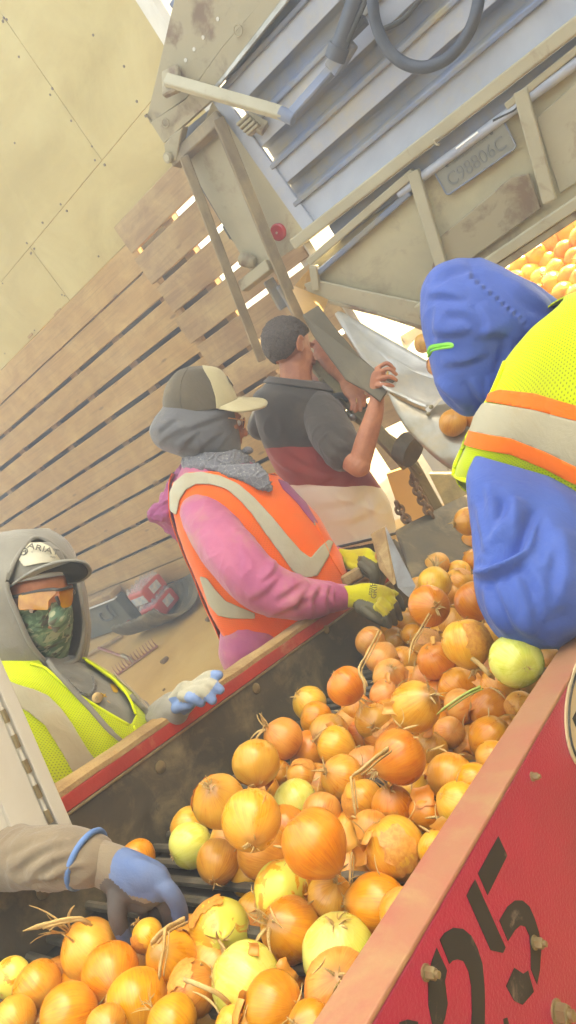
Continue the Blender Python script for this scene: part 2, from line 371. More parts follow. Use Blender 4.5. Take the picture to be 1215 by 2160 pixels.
# latch arm and hydraulic linkage
m = MB(); m.bar(q(350, 168, -.10), q(600, 240, -.10), .045, .03); m.build('latch_arm', CREAM, tk, bev=.004)
m = MB(); m.cyl(q(590, 236, -.10), q(620, 252, -.10), .024, 12); m.build('arm_end', STEELD, tk, smooth='auto', bev=.003)
m = MB(); m.bar(q(345, 180, -.075), q(378, 165, -.075), .10, .03); m.build('arm_hinge', RUST, tk, bev=.006)
m = MB(); m.bar(q(612, 245, -.09), q(706, 140, -.09), .035, .035); m.bar(q(700, 150, -.09), q(740, 85, -.09), .06, .04); m.build('link_bar', STEELD, tk, bev=.005)
m = MB()
for x, y in ((517, 255), (524, 262), (531, 269), (538, 275)):
    m.bar(q(x - 14, y + 10, -.05), q(x + 10, y - 12, -.05), .012, .03)
m.bar(q(520, 250, -.03), q(560, 272, -.03), .05, .03)
m.build('latch_spring', RUST, tk, bev=.003)
m = MB(); a, b = q(712, 110, -.12), q(760, -30, -.12); m.cyl(a, b, .030, 14); m.cyl(q(706, 125, -.12), q(716, 96, -.12), .038, 14); m.bar(q(735, 75, -.1), q(770, 40, -.1), .03, .03)
m.build('hydraulic_cylinder', mat('cylinder_paint', srgb(72, 78, 92), srgb(92, 94, 100), 5, 0.5), tk, smooth='auto')
m = MB(); m.cyl(q(733, 88, -.13), q(780, -20, -.13), .009, 10); m.build('hydraulic_rod', BLACK, tk, smooth='auto')
# hanging hose
hp = [q(x, y, -.16 + dy) for x, y, dy in ((786, -60, .05), (786, 0, 0), (793, 50, 0), (815, 100, 0), (850, 132, 0), (895, 142, 0), (945, 122, 0), (985, 75, 0), (1006, 20, 0), (1014, -50, .05))]
m = MB(); m.tube(smoothline(hp, 50), .019, 12); m.build('hydraulic_hose', mat('hose_rubber', srgb(60, 66, 80), srgb(80, 84, 92), 8, 0.5, bump=.2, bscale=120), tk, smooth=True)
m = MB(); m.tube(smoothline([q(x, y, -.02) for x, y in ((790, 40), (800, 62), (850, 40), (900, -20))], 20), .009, 8); m.build('thin_hose', BLACK, tk, smooth=True)
# lip beam
zt = q(858, 328)[2]
m = MB(); m.box((XL - .03, TY - .05, zt - .028), (XR - XL, 0, 0), (0, .08, 0), (0, 0, .046)); m.build('lip_beam', CREAM, tk, bev=.006, seg=2)
m = MB(); m.box((XL + .13, TY + .004, zt - .105), (XR - XL - .13, 0, 0), (0, .05, 0), (0, 0, .076)); m.build('under_beam', STEELD, tk, bev=.003)
m = MB(); m.cyl((-.98, TY - .005, zt - .095), (XR, TY - .005, zt - .095), .018, 12); m.build('hinge_tube', STEEL, tk, smooth='auto')
m = MB(); hk = [q(x, y, -.06) for x, y in ((928, 290), (916, 295), (919, 303), (927, 306))]; m.tube(smoothline(hk, 10), .004, 8); m.build('hook', CREAM, tk, smooth=True)
m = MB(); m.bar(q(962, 314, -.05), q(1008, 279, -.05), .006, .006); m.build('bright_pin', mat('bright_steel', srgb(250, 245, 235), rough=.3, metal=.2), tk)
# gate: sheet, frame bars, posts, slanted stiffener, bottom rail
def gp(name, pts, dy, th, mt, bev=.004, par=None): return MB().prism([q(x, y, dy) for x, y in pts], (0, th, 0)).build(name, mt, par or ga, bev=bev)
ga = gp('tailgate', [(652, 560), (885, 372), (1250, 60), (1290, 380), (900, 655), (890, 690), (760, 648), (690, 635), (655, 605)], .025, .008, GATE, par=tk)
bars = [((652, 553), (874, 362), .032, -.015, CREAM), ((672, 575), (866, 405), .024, .0, STEELD), ((662, 560), (668, 612), .038, -.01, CREAM), ((872, 360), (932, 560), .046, -.02, CREAM), ((1098, 190), (1160, 425), .046, -.02, CREAM), ((1068, 225), (1260, 70), .024, -.008, CREAM)]
for a, b, w_, dy, mt in bars:
    MB().bar(q(*a, dy), q(*b, dy), w_, .03, up=(0, 1, 0)).build('gate_bar', mt, ga, bev=.005, seg=2)
gp('stiffener', [(930, 498), (1078, 374), (1116, 366), (1142, 440), (1100, 470), (905, 610), (912, 560)], -.005, .012, RUST)
gp('stiffener', [(1130, 250), (1240, 150), (1240, 370), (1180, 410)], .008, .012, CREAM)
MB().bar(q(880, 655, -.03), q(1280, 385, -.03), .04, .03, up=(0, 1, 0)).build('bottom_rail', CREAM, ga, bev=.004)
MB().bar(q(890, 672, -.01), q(1280, 408, -.01), .03, .045, up=(0, 1, 0)).build('bottom_rail', RUST, ga, bev=.004)
gp('bottom_flap', [(640, 600), (664, 590), (760, 612), (895, 640), (895, 696), (800, 666), (700, 640), (655, 626)], -.01, .012, CREAM)
gp('flap_edge', [(622, 604), (655, 620), (700, 634), (800, 660), (895, 690), (895, 699), (800, 668), (700, 643), (640, 617)], -.02, .01, RUST)
m = MB(); m.tube(smoothline([q(x, y, -.02) for x, y in ((1040, 255), (1060, 245), (1085, 232), (1093, 220))], 12), .004, 8); m.build('wire', BLACK, ga, smooth=True)
# licence plate
pc = [q(x, y, -.004) for x, y in ((930, 372), (1060, 262), (1074, 290), (945, 412))]
ctr = sum(pc, Vector()) / 4
ex = Vector((1, 0, 0)); ez = Vector((0, 0, 1))
PW, PH = .285, .105
def rrect(c, w_, h_, r, y): return [(c[0] + sx_ * (w_ / 2 - r) + r * math.cos(a), y, c[2] + sz_ * (h_ / 2 - r) + r * math.sin(a)) for sx_, sz_, a0 in ((1, 1, 0), (-1, 1, 90), (-1, -1, 180), (1, -1, 270)) for a in [math.radians(a0 + t) for t in (0, 30, 60, 90)]]
lp = MB().prism(rrect(ctr, PW, PH, .012, ctr[1]), (0, .003, 0)).build('licence_plate', PLATE, tk, bev=.001)
fr = MB()
P_ = [Vector(p) for p in rrect(ctr, PW - .004, PH - .004, .012, ctr[1] - .001)]; fr.tube(P_ + P_[:1], .003, 6); fr.build('plate_rim', STEELD, lp, smooth=True)
def text(body, size, c, right, up, mt, parent, th=.0012, name='lettering', sx_=1.0):
    cu = bpy.data.curves.new('t', 'FONT'); cu.body = body; cu.size = size; cu.extrude = th; cu.align_x = 'CENTER'; cu.align_y = 'CENTER'
    tmp = bpy.data.objects.new('t', cu); COL.objects.link(tmp); dg = bpy.context.evaluated_depsgraph_get(); dg.update()
    me = bpy.data.meshes.new_from_object(tmp.evaluated_get(dg)); bpy.data.objects.remove(tmp)
    r, u = Vector(right).normalized(), Vector(up).normalized(); nn = r.cross(u); c = Vector(c)
    me.transform(Matrix(((r[0] * sx_, u[0], nn[0], c[0]), (r[1] * sx_, u[1], nn[1], c[1]), (r[2] * sx_, u[2], nn[2], c[2]), (0, 0, 0, 1))))
    me.materials.clear(); me.materials.append(mt)
    return link_mesh(name, me, parent)
text('C98806C', .066, ctr + Vector((0, -.002, -.012)), ex, ez, INK, lp, name='plate_characters', sx_=.9)
text('WASHINGTON', .022, ctr + Vector((0, -.002, .036)), ex, ez, INK, lp, name='plate_heading')
for dx in (-.09, .09):
    m = MB(); P = ctr + Vector((dx, -.004, .038)); m.cyl(P, P + Vector((0, .004, 0)), .006, 8); m.build('plate_screw', BLACK, lp)
# bed floor and chassis
MB().box((XL + .012, TY + .30, 1.20), (.50, 0, 0), (0, 3.8, 0), (0, 0, .05)).build('sun_patch_ledge', mat('bright_aluminium', srgb(214, 208, 196), srgb(196, 188, 172), 6, .45), tk)  # added ledge, near-white, to show the burnt-out sun patch
MB().box((XL, TY + .12, .80), (XR - XL, 0, 0), (0, 4.1, 0), (0, 0, .06)).build('bed_floor', mat('bright_aluminium', srgb(214, 208, 196), srgb(196, 188, 172), 6, .45), tk)
for x in (-.75, .55): MB().box((x, 3.3, .5), (.12, 0, 0), (0, 4, 0), (0, 0, .3)).build('chassis_rail', BLACK, tk, bev=.01)
for x in (-1.25, .85):
    for y in (4.6, 6.0):
        m = MB(); m.lathe((x, y, .5), (1, 0, 0), [(0, .2), (0, .46), (.03, .5), (.25, .5), (.28, .46), (.28, .2)], 28)
        wl = m.build('wheel', BLACK, tk, smooth='auto')
        m = MB(); m.lathe((x + .02, y, .5), (1, 0, 0), [(0, .28), (.06, .2), (.2, .2), (.24, .28)], 20); m.build('rim', CREAM, wl, smooth='auto')
# ------------------------------------------------------------------ hopper conveyor (inclined trough)
RED = mat('red_enamel', srgb(184, 22, 74), srgb(164, 16, 66), 4, 0.3, bump=0.5, bscale=240, dust=srgb(176, 60, 86), dscale=4, dlo=.54, dhi=.8, coat=0.4, dist=0.003)
REDW = mat('worn_red', srgb(186, 52, 40), srgb(160, 48, 40), 5, 0.45, bump=0.15, bscale=80, dust=srgb(196, 150, 110), dscale=7, dlo=.55, dhi=.8)
FLANGE = mat('dusty_flange', srgb(158, 118, 86), srgb(166, 76, 76), 3.2, 0.5, bump=0.1, bscale=60, dust=srgb(166, 134, 94), dscale=4, dlo=.46, dhi=.62)
RAIL = mat('dusty_rail', srgb(176, 142, 92), srgb(140, 106, 68), 8, 0.85, bump=0.5, bscale=120, dust=srgb(186, 158, 108), dscale=10)
LINER = mat('rubber_liner', srgb(66, 60, 48), srgb(94, 82, 60), 7, 0.55, bump=0.3, bscale=70, dust=srgb(136, 120, 88), dscale=9, dlo=.5, dhi=.72, dist=0.003)
BELT = mat('belt_steel', srgb(120, 112, 96), srgb(88, 82, 70), 10, 0.5, metal=0.3, bump=.2)
ZINC = mat('zinc', srgb(160, 146, 110), srgb(132, 114, 80), 20, 0.35, metal=0.5)
STEN = mat('stencil_paint', srgb(28, 32, 34), srgb(36, 40, 42), 6, 0.45, dust=srgb(140, 122, 112), dscale=16, dlo=.57, dhi=.68)
hp_ = tp(-.9, .6, -.57)
cv = thing('onion_conveyor', 'red inclined onion conveyor trough with rubber liner and dusty rails', 'conveyor', (hp_[0], hp_[1], 0))
T0, T1 = -.45, 2.05
XA, XB, XC = -1.385, -.455, -.413
nA, nT = Vector(NA), Vector(TA)
def tbox(name, x0, x1, t0, t1, n0, n1, mt, bev=.003, seg=1, par=None):
    return MB().box(tp(x0, t0, n0), (x1 - x0, 0, 0), nT * (t1 - t0), nA * (n1 - n0)).build(name, mt, par or cv, bev=bev, seg=seg)
tbox('side_liner', XA - .012, XA, T0, T1, -.64, -.405, LINER)
tbox('red_channel', XA - .055, XA - .013, T0, T1, -.72, -.372, REDW)
tbox('channel_lip', XA - .013, XA + .002, T0, T1, -.4045, -.372, REDW, .003, 2)
tbox('liner_edge', XA - .0125, XA + .005, T0, T1, -.411, -.4055, ZINC, .001)
rl = MB(); N_ = 60
pr = [(XA - .058, -.3715), (XA - .058, -.358), (XA - .045, -.351), (XA - .008, -.353), (XA + .001, -.360), (XA + .001, -.3715)]
V = []
for i in range(N_ + 1):
    t = T0 + (T1 - T0) * i / N_
    V += [tp(x + .003 * noise.noise(Vector((t * 9, x * 40, 1))), t, n_ + .003 * noise.noise(Vector((t * 12, x * 50, 5)))) for x, n_ in pr]
k_ = len(pr)
rl.add(V, [(i * k_ + j, i * k_ + (j + 1) % k_, (i + 1) * k_ + (j + 1) % k_, (i + 1) * k_ + j) for i in range(N_) for j in range(k_)])
rl.build('top_rail', RAIL, cv, smooth='auto')
# right side plate with turned flange
tbox('side_plate', XC - .006, XC, T0, T1, -1.05, -.4065, RED)
tbox('top_flange', XB - .006, XC + .002, T0, T1, -.406, -.400, FLANGE, .002, 2)
tbox('inner_lip', XB - .006, XB, T0, T1, -.66, -.4065, LINER)
# belt of rods on chains
tbox('belt_bed', XA + .002, XB - .008, T0, T1, -.66, -.605, mat('belt_bed_dark', srgb(60, 54, 44), srgb(46, 42, 36), 8, .9), 0)  # plain dark bed below the rods
t = T0; rods = []
while t < T1:
    m = MB(); m.cyl(tp(XA + .004, t, -.585), tp(XB - .01, t, -.585), .009, 8); rods.append(m.build('belt_rod', BELT, cv, smooth='auto')); t += .045
# carriage bolts on the liner
for x, y in ((688, 1328), (540, 1452), (338, 1618), (91, 1880), (-80, 2000)):
    P = on_x(x, y, XA + .001); m = MB(); m.lathe(P, (1, 0, 0), [(0, .0145), (.002, .0142), (.004, .011), (.005, .0)], 20); m.build('carriage_bolt', ZINC, cv, smooth='auto')
for x, y in ((336, 1703), (425, 1700), (560, 1560)):
    P = on_x(x, y, XA + .0005); m = MB(); m.lathe(P, (1, 0, 0), [(0, .008), (.001, .008), (.0015, .0)], 14); m.build('blind_rivet', LINER, cv, smooth='auto')
# hex bolts on the red plate
def hexbolt(x, y, r, h):
    P = on_x(x, y, XC); m = MB(); m.lathe(P, (1, 0, 0), [(0, r * 1.25), (.002, r * 1.25), (.0025, r * 1.0)], 20)
    m.tube([P + Vector((.0025, 0, 0)), P + Vector((.0025 + h, 0, 0)), P + Vector((.004 + h, 0, 0))], [r, r, r * .82], 6)
    m.lathe(P + Vector((.004 + h, 0, 0)), (1, 0, 0), [(0, r * .55), (h * .5, r * .55), (h * .55, r * .4)], 12)
    m.build('hex_bolt', ZINC, cv, smooth='auto')
hexbolt(1122, 1638, .0046, .005); hexbolt(1126, 1988, .0058, .007); hexbolt(897, 2051, .0056, .007); hexbolt(1174, 2136, .0105, .010)
# stencilled figures
def zs(px, py): return 860 + px * .2922, 1740 + py * .2922
S5 = [[(655, 80), (720, 220), (578, 508), (508, 350)], [(488, 393), (708, 885), (690, 925), (600, 905), (425, 510)],
      [(725, 840), (662, 690), (720, 590), (775, 545), (830, 545), (880, 590), (920, 680), (950, 780), (965, 900), (955, 1050), (935, 1155), (890, 1040), (888, 900), (880, 800), (850, 735), (815, 725), (775, 760)],
      [(770, 1030), (835, 1075), (870, 1050), (912, 1205), (830, 1300), (770, 1270), (712, 1165)]]
S0 = [[(210, 885), (285, 1050), (270, 1130), (290, 1290), (270, 1400), (230, 1500), (180, 1450), (150, 1300), (150, 1130), (170, 1000)],
      [(232, 830), (265, 780), (330, 742), (400, 750), (460, 800), (505, 890), (540, 1000), (555, 1150), (560, 1300), (555, 1500), (455, 1500), (465, 1350), (460, 1170), (440, 1060), (405, 985), (360, 970), (325, 980), (303, 1005)],
      [(-60, 1425), (0, 1405), (75, 1420), (80, 1500), (-60, 1500)], [(690, 1400), (720, 1390), (740, 1470), (700, 1470)]]
for grp, nm in ((S5, 'stencil_five'), (S0, 'stencil_zero')):
    m = MB()
    for pl in grp:
        m.prism([on_x(*zs(*p), XC + .0006) for p in pl], (-.0003, 0, 0))
    m.build(nm, STEN, cv)
# oval badge at the frame's edge
bc = on_x(1258, 1482, XC)
def oval(a, b, th, x0=0): return [bc + Vector((x0, 0, 0)) + nT * (a * math.cos(k)) + nA * (b * math.sin(k)) for k in np.linspace(0, 2 * math.pi, 40, endpoint=False)]
BADGE = mat('badge_cream', srgb(214, 196, 160), srgb(200, 182, 146), 8, .4)
bd = MB().prism(oval(.155, .075, 0, .0005), (.003, 0, 0)).build('oval_badge', BADGE, cv)
m = MB(); o_ = oval(.148, .069, 0, .0045); m.tube(o_ + o_[:1], .0018, 6); m.build('badge_ring', STEN, bd)
text('D', .085, bc + Vector((.0045, 0, 0)) - nT * .085, nT, nA, STEN, bd, name='badge_letter')
# legs and frame under the trough
for t in (.1, 1.6):
    for x in (XA - .03, XC - .03):
        P = tp(x, t, -.72); MB().box((P[0] - .03, P[1] - .03, 0.013), (.06, 0, 0), (0, .06, 0), (0, 0, P[2] - .02)).build('frame_leg', REDW, cv, bev=.004)
# steel divider blade at the far end of the left wall
bl = MB().prism([at(x, y, d) for x, y, d in ((812, 1112, 2.02), (832, 1150, 1.94), (852, 1190, 1.86), (876, 1237, 1.78), (862, 1262, 1.76), (838, 1240, 1.83), (830, 1200, 1.9))], Vector((.003, .002, 0)))
bl.build('divider_blade', mat('worn_blade', srgb(156, 156, 156), srgb(126, 122, 116), 9, 0.35, metal=0.25, bump=.15, bscale=40, dist=.002), cv, bev=.002)
MB().prism([at(x, y, d) for x, y, d in ((781, 1128, 2.08), (811, 1112, 2.03), (828, 1200, 1.91), (830, 1236, 1.86), (800, 1200, 1.98))], Vector((.006, .008, 0))).build('blade_backing', RAIL, cv, bev=.002)
# rubber apron rising behind the trough towards the chute
AP = [((836, 1118, 2.38), (876, 1285, 2.03)), ((862, 1104, 2.43), (905, 1285, 2.03)), ((900, 1085, 2.5), (960, 1290, 2.05)), ((985, 1043, 2.66), (1060, 1280, 2.1)), ((1080, 1010, 2.75), (1150, 1260, 2.1))]
m = MB(); nn_ = 12; rows = []
top = spline([list(at(*a)) for a, b in AP], 24); bot = spline([list(at(*b)) for a, b in AP], 24)
G = np.stack([top * (1 - s) + bot * s + np.array([0, 0, -.03 * math.sin(math.pi * s)]) for s in np.linspace(0, 1, nn_)])
V = [tuple(p) for p in G.reshape(-1, 3)]
m.add(V, [(i * 24 + j, (i + 1) * 24 + j, (i + 1) * 24 + j + 1, i * 24 + j + 1) for i in range(nn_ - 1) for j in range(23)])
ao = m.build('rubber_apron', LINER, cv, smooth=True); md = ao.modifiers.new('thickness', 'SOLIDIFY'); md.thickness = .012
# ------------------------------------------------------------------ receiving chute between truck and trough
SHEET = mat('worn_sheet', srgb(214, 212, 204), srgb(190, 188, 182), 5, 0.3, metal=0.3, bump=0.25, bscale=90, dust=srgb(226, 212, 182), dscale=4, dlo=.5, dhi=.75, dist=.004)
LINING = mat('sun_amber_lining', srgb(214, 168, 92), srgb(196, 150, 84), 3, 0.5)  # sunlit orange glow is put into this amber colour
ch = thing('onion_chute', 'pale sunlit sheet metal chute under the open tailgate', 'chute', at(840, 760, 2.4))
def sheet(name, pts, ext, mt, bev=.002, par=None): return MB().prism([at(*p) for p in pts], ext).build(name, mt, par or ch, bev=bev)
CP = [(706, 664, 2.76), (722, 662, 2.77), (785, 697, 2.68), (893, 758, 2.52), (960, 800, 2.42), (990, 830, 2.38), (935, 868, 2.3), (862, 848, 2.32), (805, 815, 2.40), (745, 730, 2.62)]
c_ = np.mean([list(at(*p)) for p in CP], 0)
m = MB(); ring = spline([list(at(*p)) for p in CP + CP[:1]], 49)[:-1]
V = [tuple(c_)] ; K = 6
for k in range(1, K + 1): V += [tuple(c_ + (p - c_) * k / K + np.array([0, 0, -.03 * (1 - (k / K) ** 2)])) for p in ring]
nr = len(ring); fs = [(0, 1 + j, 1 + (j + 1) % nr) for j in range(nr)]
for k in range(K - 1): fs += [(1 + k * nr + j, 1 + (k + 1) * nr + j, 1 + (k + 1) * nr + (j + 1) % nr, 1 + k * nr + (j + 1) % nr) for j in range(nr)]
m.add(V, fs); o = m.build('chute_floor', SHEET, ch, smooth=True); md = o.modifiers.new('thickness', 'SOLIDIFY'); md.thickness = .008
sheet('side_lining', [(612, 604, 2.93), (690, 634, 2.9), (668, 690, 2.72), (640, 662, 2.74)], (0, .02, 0), LINING)
sheet('side_lining', [(618, 606, 2.95), (652, 566, 2.98), (656, 600, 2.98), (640, 612, 2.95)], (0, .02, 0), LINING)
# curved apron plate below the chute
A1 = [(816, 824, 2.34), (842, 880, 2.3), (880, 930, 2.26), (930, 975, 2.22), (990, 1012, 2.18)]
A2 = [(868, 842, 2.30), (905, 868, 2.24), (945, 895, 2.2), (975, 930, 2.14), (1010, 965, 2.1)]
A3 = [(935, 858, 2.32), (960, 850, 2.3), (990, 860, 2.26), (1030, 900, 2.2), (1060, 940, 2.15)]
L = [spline([list(at(*p)) for p in a], 24) for a in (A1, A2, A3)]
m = MB(); S = 12; G = []
for j in range(24): G.append(spline([L[0][j], L[1][j] + np.array([0, .02, -.03]), L[2][j]], S))
V = [tuple(p) for g_ in G for p in g_]
m.add(V, [(i * S + j, i * S + j + 1, (i + 1) * S + j + 1, (i + 1) * S + j) for i in range(23) for j in range(S - 1)])
PL2 = mat('polished_plate', srgb(176, 172, 160), srgb(148, 136, 112), 7, 0.3, metal=0.55, bump=.12, bscale=60, dust=srgb(170, 146, 106), dscale=5, dist=.002)
o = m.build('apron_plate', PL2, ch, smooth=True); md = o.modifiers.new('thickness', 'SOLIDIFY'); md.thickness = .006
sheet('fold_flange', [(820, 826, 2.32), (900, 862, 2.27), (896, 866, 2.27), (822, 832, 2.33)], (0, .01, -.02), RAIL)
sheet('joint_strip', [(896, 864, 2.24), (930, 836, 2.28), (934, 842, 2.28), (904, 872, 2.23)], (0, .01, 0), SHEET)
for x, y in ((904, 873), (910, 858)):
    P = at(x, y, 2.2); m = MB(); m.lathe(P, -CAMF, [(-.004, .008), (.002, .007), (.004, .0)], 12); m.build('plate_bolt', ZINC, ch, smooth='auto')
# drive drum under the apron
dr = thing('drive_drum', 'dark dusty drive drum with stub shaft under the chute plate', 'drum', at(900, 980, 2.32))
DRUM = mat('drum_rubber', srgb(96, 86, 70), srgb(78, 70, 58), 5, .75, bump=.3, bscale=30, dust=srgb(140, 122, 90), dscale=4)
a, b = at(868, 952, 2.5), at(985, 1010, 2.36); ax = b - a; Ln = ax.length
m = MB(); m.lathe(a, ax, [(0, .02), (.0, .085), (.01, .098), (.06, .102), (.07, .092), (.13, .09), (.14, .102), (Ln, .104), (Ln + .01, .09), (Ln + .012, .02)], 32); m.build('drum', DRUM, dr, smooth='auto')
m = MB(); m.lathe(a, -ax, [(-.01, .062), (.035, .064), (.05, .058), (.052, .02)], 24); m.build('hub', DRUM, dr, smooth='auto')
# frame rails of the receiver seen between the arms
FRM = mat('receiver_frame', srgb(150, 138, 96), srgb(120, 112, 84), 6, .6, bump=.2, dust=srgb(186, 168, 116), dscale=5)
fm = thing('receiver_frame', 'dusty olive steel frame under the chute beside the man\'s forearm', 'machine frame', at(780, 900, 2.7))
for nm, a, b, w1, w2 in (('frame_rail', (665, 770, 2.85), (860, 980, 2.62), .05, .06), ('frame_rail', (700, 790, 2.88), (890, 1000, 2.66), .02, .03), ('cross_rail', (685, 860, 2.85), (760, 815, 2.8), .025, .03), ('cross_rail', (735, 870, 2.8), (850, 945, 2.66), .03, .05), ('frame_leg', (860, 960, 2.72), (935, 1095, 2.72), .04, .05)):
    MB().bar(at(*a), at(*b), w1, w2).build(nm, FRM, fm, bev=.004)
m = MB(); m.lathe(at(745, 880, 2.72), -CAMF, [(-.01, .016), (.006, .015), (.01, .008), (.02, .007)], 8); m.build('lever_knob', CHROME, fm, smooth='auto')
m = MB(); m.cyl(at(762, 840, 2.7), at(766, 856, 2.66), .018, 14); m.build('bearing', BLACK, fm, smooth='auto')
m = MB(); m.tube(smoothline([at(*p) for p in ((690, 852, 2.72), (700, 838, 2.7), (722, 834, 2.7), (735, 845, 2.7))], 16), .012, 10); m.build('cable', BLACK, fm, smooth=True)
for x, y in ((676, 800), (684, 822), (700, 860)):
    m = MB(); m.lathe(at(x, y, 2.78), -CAMF, [(-.006, .010), (.004, .010), (.006, .004)], 6); m.build('frame_bolt', ZINC, fm, smooth='auto')
MB().prism([at(x, y, 2.95) for x, y in ((815, 1000), (860, 985), (940, 1085), (856, 1118))], (0, .02, 0)).build('kick_panel', LINING, fm)  # amber plate; brightness of the lit area beyond is put into its colour
MB().prism([at(x, y, 2.9) for x, y in ((905, 1000), (1010, 1000), (1010, 1060), (945, 1080))], (0, .02, 0)).build('kick_panel', FRM, fm)
# two hanging chains
CH_ = mat('rusty_chain', srgb(150, 118, 84), srgb(110, 84, 60), 20, .6, metal=.3, bump=.3)
def chain(name, label, pts, n, r, wl):
    ps = smoothline([at(*p) for p in pts], n + 1); c = thing(name, label, 'chain', ps[0], 'chains under the chute')
    for i in range(n):
        a, b = ps[i], ps[i + 1]; mid = (a + b) / 2; d = (b - a).normalized(); s_ = CAMR if i % 2 else (CAMF + CAMD * .3); s_ = (s_ - d * s_.dot(d)).normalized()
        h = (b - a).length * .72
        P = [mid + d * (h * math.cos(k) * (1 if abs(math.cos(k)) > .4 else 1)) + s_ * (wl * math.copysign(abs(math.sin(k)) ** .6, math.sin(k))) for k in np.linspace(0, 2 * math.pi, 17)]
        m = MB(); m.tube(P, r, 6); m.build('link', CH_, c, smooth=True)
chain('hanging_chain', 'longer rusty chain hanging below the drum', [(868, 1004, 2.55), (885, 1045, 2.52), (912, 1092, 2.5)], 9, .006, .015)
chain('hanging_chain', 'shorter rusty chain beside the man\'s waistband', [(836, 1060, 2.5), (852, 1090, 2.5), (880, 1114, 2.48)], 6, .006, .015)
# rubber board in the man's hands
bp = [(638, 664, 2.66), (672, 643, 2.68), (706, 690, 2.62), (760, 752, 2.52), (806, 792, 2.44), (834, 800, 2.42), (802, 846, 2.40), (770, 822, 2.44), (730, 800, 2.5), (660, 705, 2.62)]
br = MB().prism([at(*p) for p in bp], Vector(NA) * -.004 + CAMF * .012)
o = br.build('rubber_board', mat('board_rubber', srgb(104, 92, 70), srgb(92, 82, 64), 4, .7, bump=.15, dust=srgb(124, 110, 82), dscale=3), loc=at(740, 750, 2.5), bev=.002)
tag(o, 'grey rubber board held in both hands by the man in the polo shirt', 'board')
# ------------------------------------------------------------------ white cabinet on the near rail
CAB = mat('cabinet_paint', srgb(206, 200, 186), srgb(196, 188, 172), 4, 0.45, bump=.06, bscale=50, dust=srgb(190, 170, 140), dscale=5, dlo=.55, dhi=.85)
cb0 = on_x(155, 1742, -1.30)
tq = float((np.array(cb0) - EYE) @ TA); nq = float((np.array(cb0) - EYE) @ NA)
cb = thing('control_cabinet', 'pale grey metal control cabinet with a piano hinge, clamped on the near rail', 'cabinet', cb0)
def cbox(name, x0, x1, t0, t1, n0, n1, mt, bev=.003, par=None): return MB().box(tp(x0, t0, n0), (x1 - x0, 0, 0), nT * (t1 - t0), nA * (n1 - n0)).build(name, mt, par or cb, bev=bev, seg=2)
def ct(x, y):
    P = np.array(on_x(x, y, -1.30)) - EYE; return float(P @ TA), float(P @ NA)
tb = ct(128, 1752)[0]; td = ct(75, 1742)[0]; te = ct(0, 1840)[0]
dd = cbox('edge_post', -1.345, -1.30, tb - .0, tq, nq, nq + .6, CAB, .003)
cbox('hinge_leaf', -1.325, -1.306, tb - .075, tb - .014, nq + .012, nq + .6, CAB, .002)
cbox('back_box', -1.345, -1.32, te - .35, tb - .045, nq - .004, nq + .6, CAB, .004)
for k in range(10):
    n0 = nq + .03 + k * .052
    m = MB(); m.cyl(tp(-1.305, tb - .008, n0), tp(-1.305, tb - .008, n0 + .026), .0055, 10); m.build('hinge_knuckle', RAIL if k % 1 else ZINC, cb, smooth='auto')
    m = MB(); m.cyl(tp(-1.306, tb - .008, n0 + .026), tp(-1.306, tb - .008, n0 + .052), .0035, 10); m.build('hinge_pin', CAB, cb, smooth='auto')
MB().bar(tp(-1.36, te + .1, nq), tp(-1.4, te + .1, -.40), .05, .03, up=nT).build('clamp_foot', CAB, cb)
MB().bar(tp(-1.36, te - .1, nq), tp(-1.4, te - .1, -.40), .05, .03, up=nT).build('clamp_foot', CAB, cb)
# ------------------------------------------------------------------ things lying by the wall
def floor_at(x, y): return on_z(x, y, 0.0)
cl = floor_at(222, 1352); TEAL = mat('dark_teal_plastic', srgb(78, 84, 78), srgb(66, 72, 68), 5, .5, bump=.05, dust=srgb(120, 112, 86), dscale=3)
co = thing('drinks_cooler', 'dark grey-green cooler box with tan lid against the plank wall', 'cooler', (cl[0] - .05, 3.2, 0))
yf = 3.45; x0 = on_y(120, 1392, yf)[0]; x1 = on_y(283, 1311, yf)[0]
MB().box((x0, yf, .015), (x1 - x0, 0, 0), (0, .12, 0), (0, 0, .33)).build('box', TEAL, co, bev=.015, seg=3)
MB().box((x0 - .015, yf - .02, .355), (x1 - x0 + .03, 0, 0), (0, .15, 0), (0, 0, .07)).build('lid', RAIL, co, bev=.02, seg=3)
MB().box((x0 - .02, yf - .025, .342), (x1 - x0 + .04, 0, 0), (0, .05, 0), (0, 0, .014)).build('lid_edge', WHITE, co, bev=.005)
xh = x1 - .36
m = MB(); m.tube(smoothline([(xh, yf - .005, .25), (xh, yf - .03, .25), (xh, yf - .035, .19), (xh + .05, yf - .035, .17), (xh + .15, yf - .035, .17), (xh + .19, yf - .035, .20), (xh + .19, yf - .03, .30), (xh + .19, yf - .005, .30)], 30), .012, 8); m.build('handle', BLACK, co, smooth=True)
MB().box((xh - .01, yf - .006, .15), (.22, 0, 0), (0, .008, 0), (0, 0, .17)).build('handle_recess', TEAL, co, bev=.01)
m = MB(); m.lathe((x1 - .06, yf - .02, .06), (0, -1, 0), [(-.02, .025), (.01, .025), (.02, .012)], 16); m.build('drain_plug', REDL, co, smooth='auto')
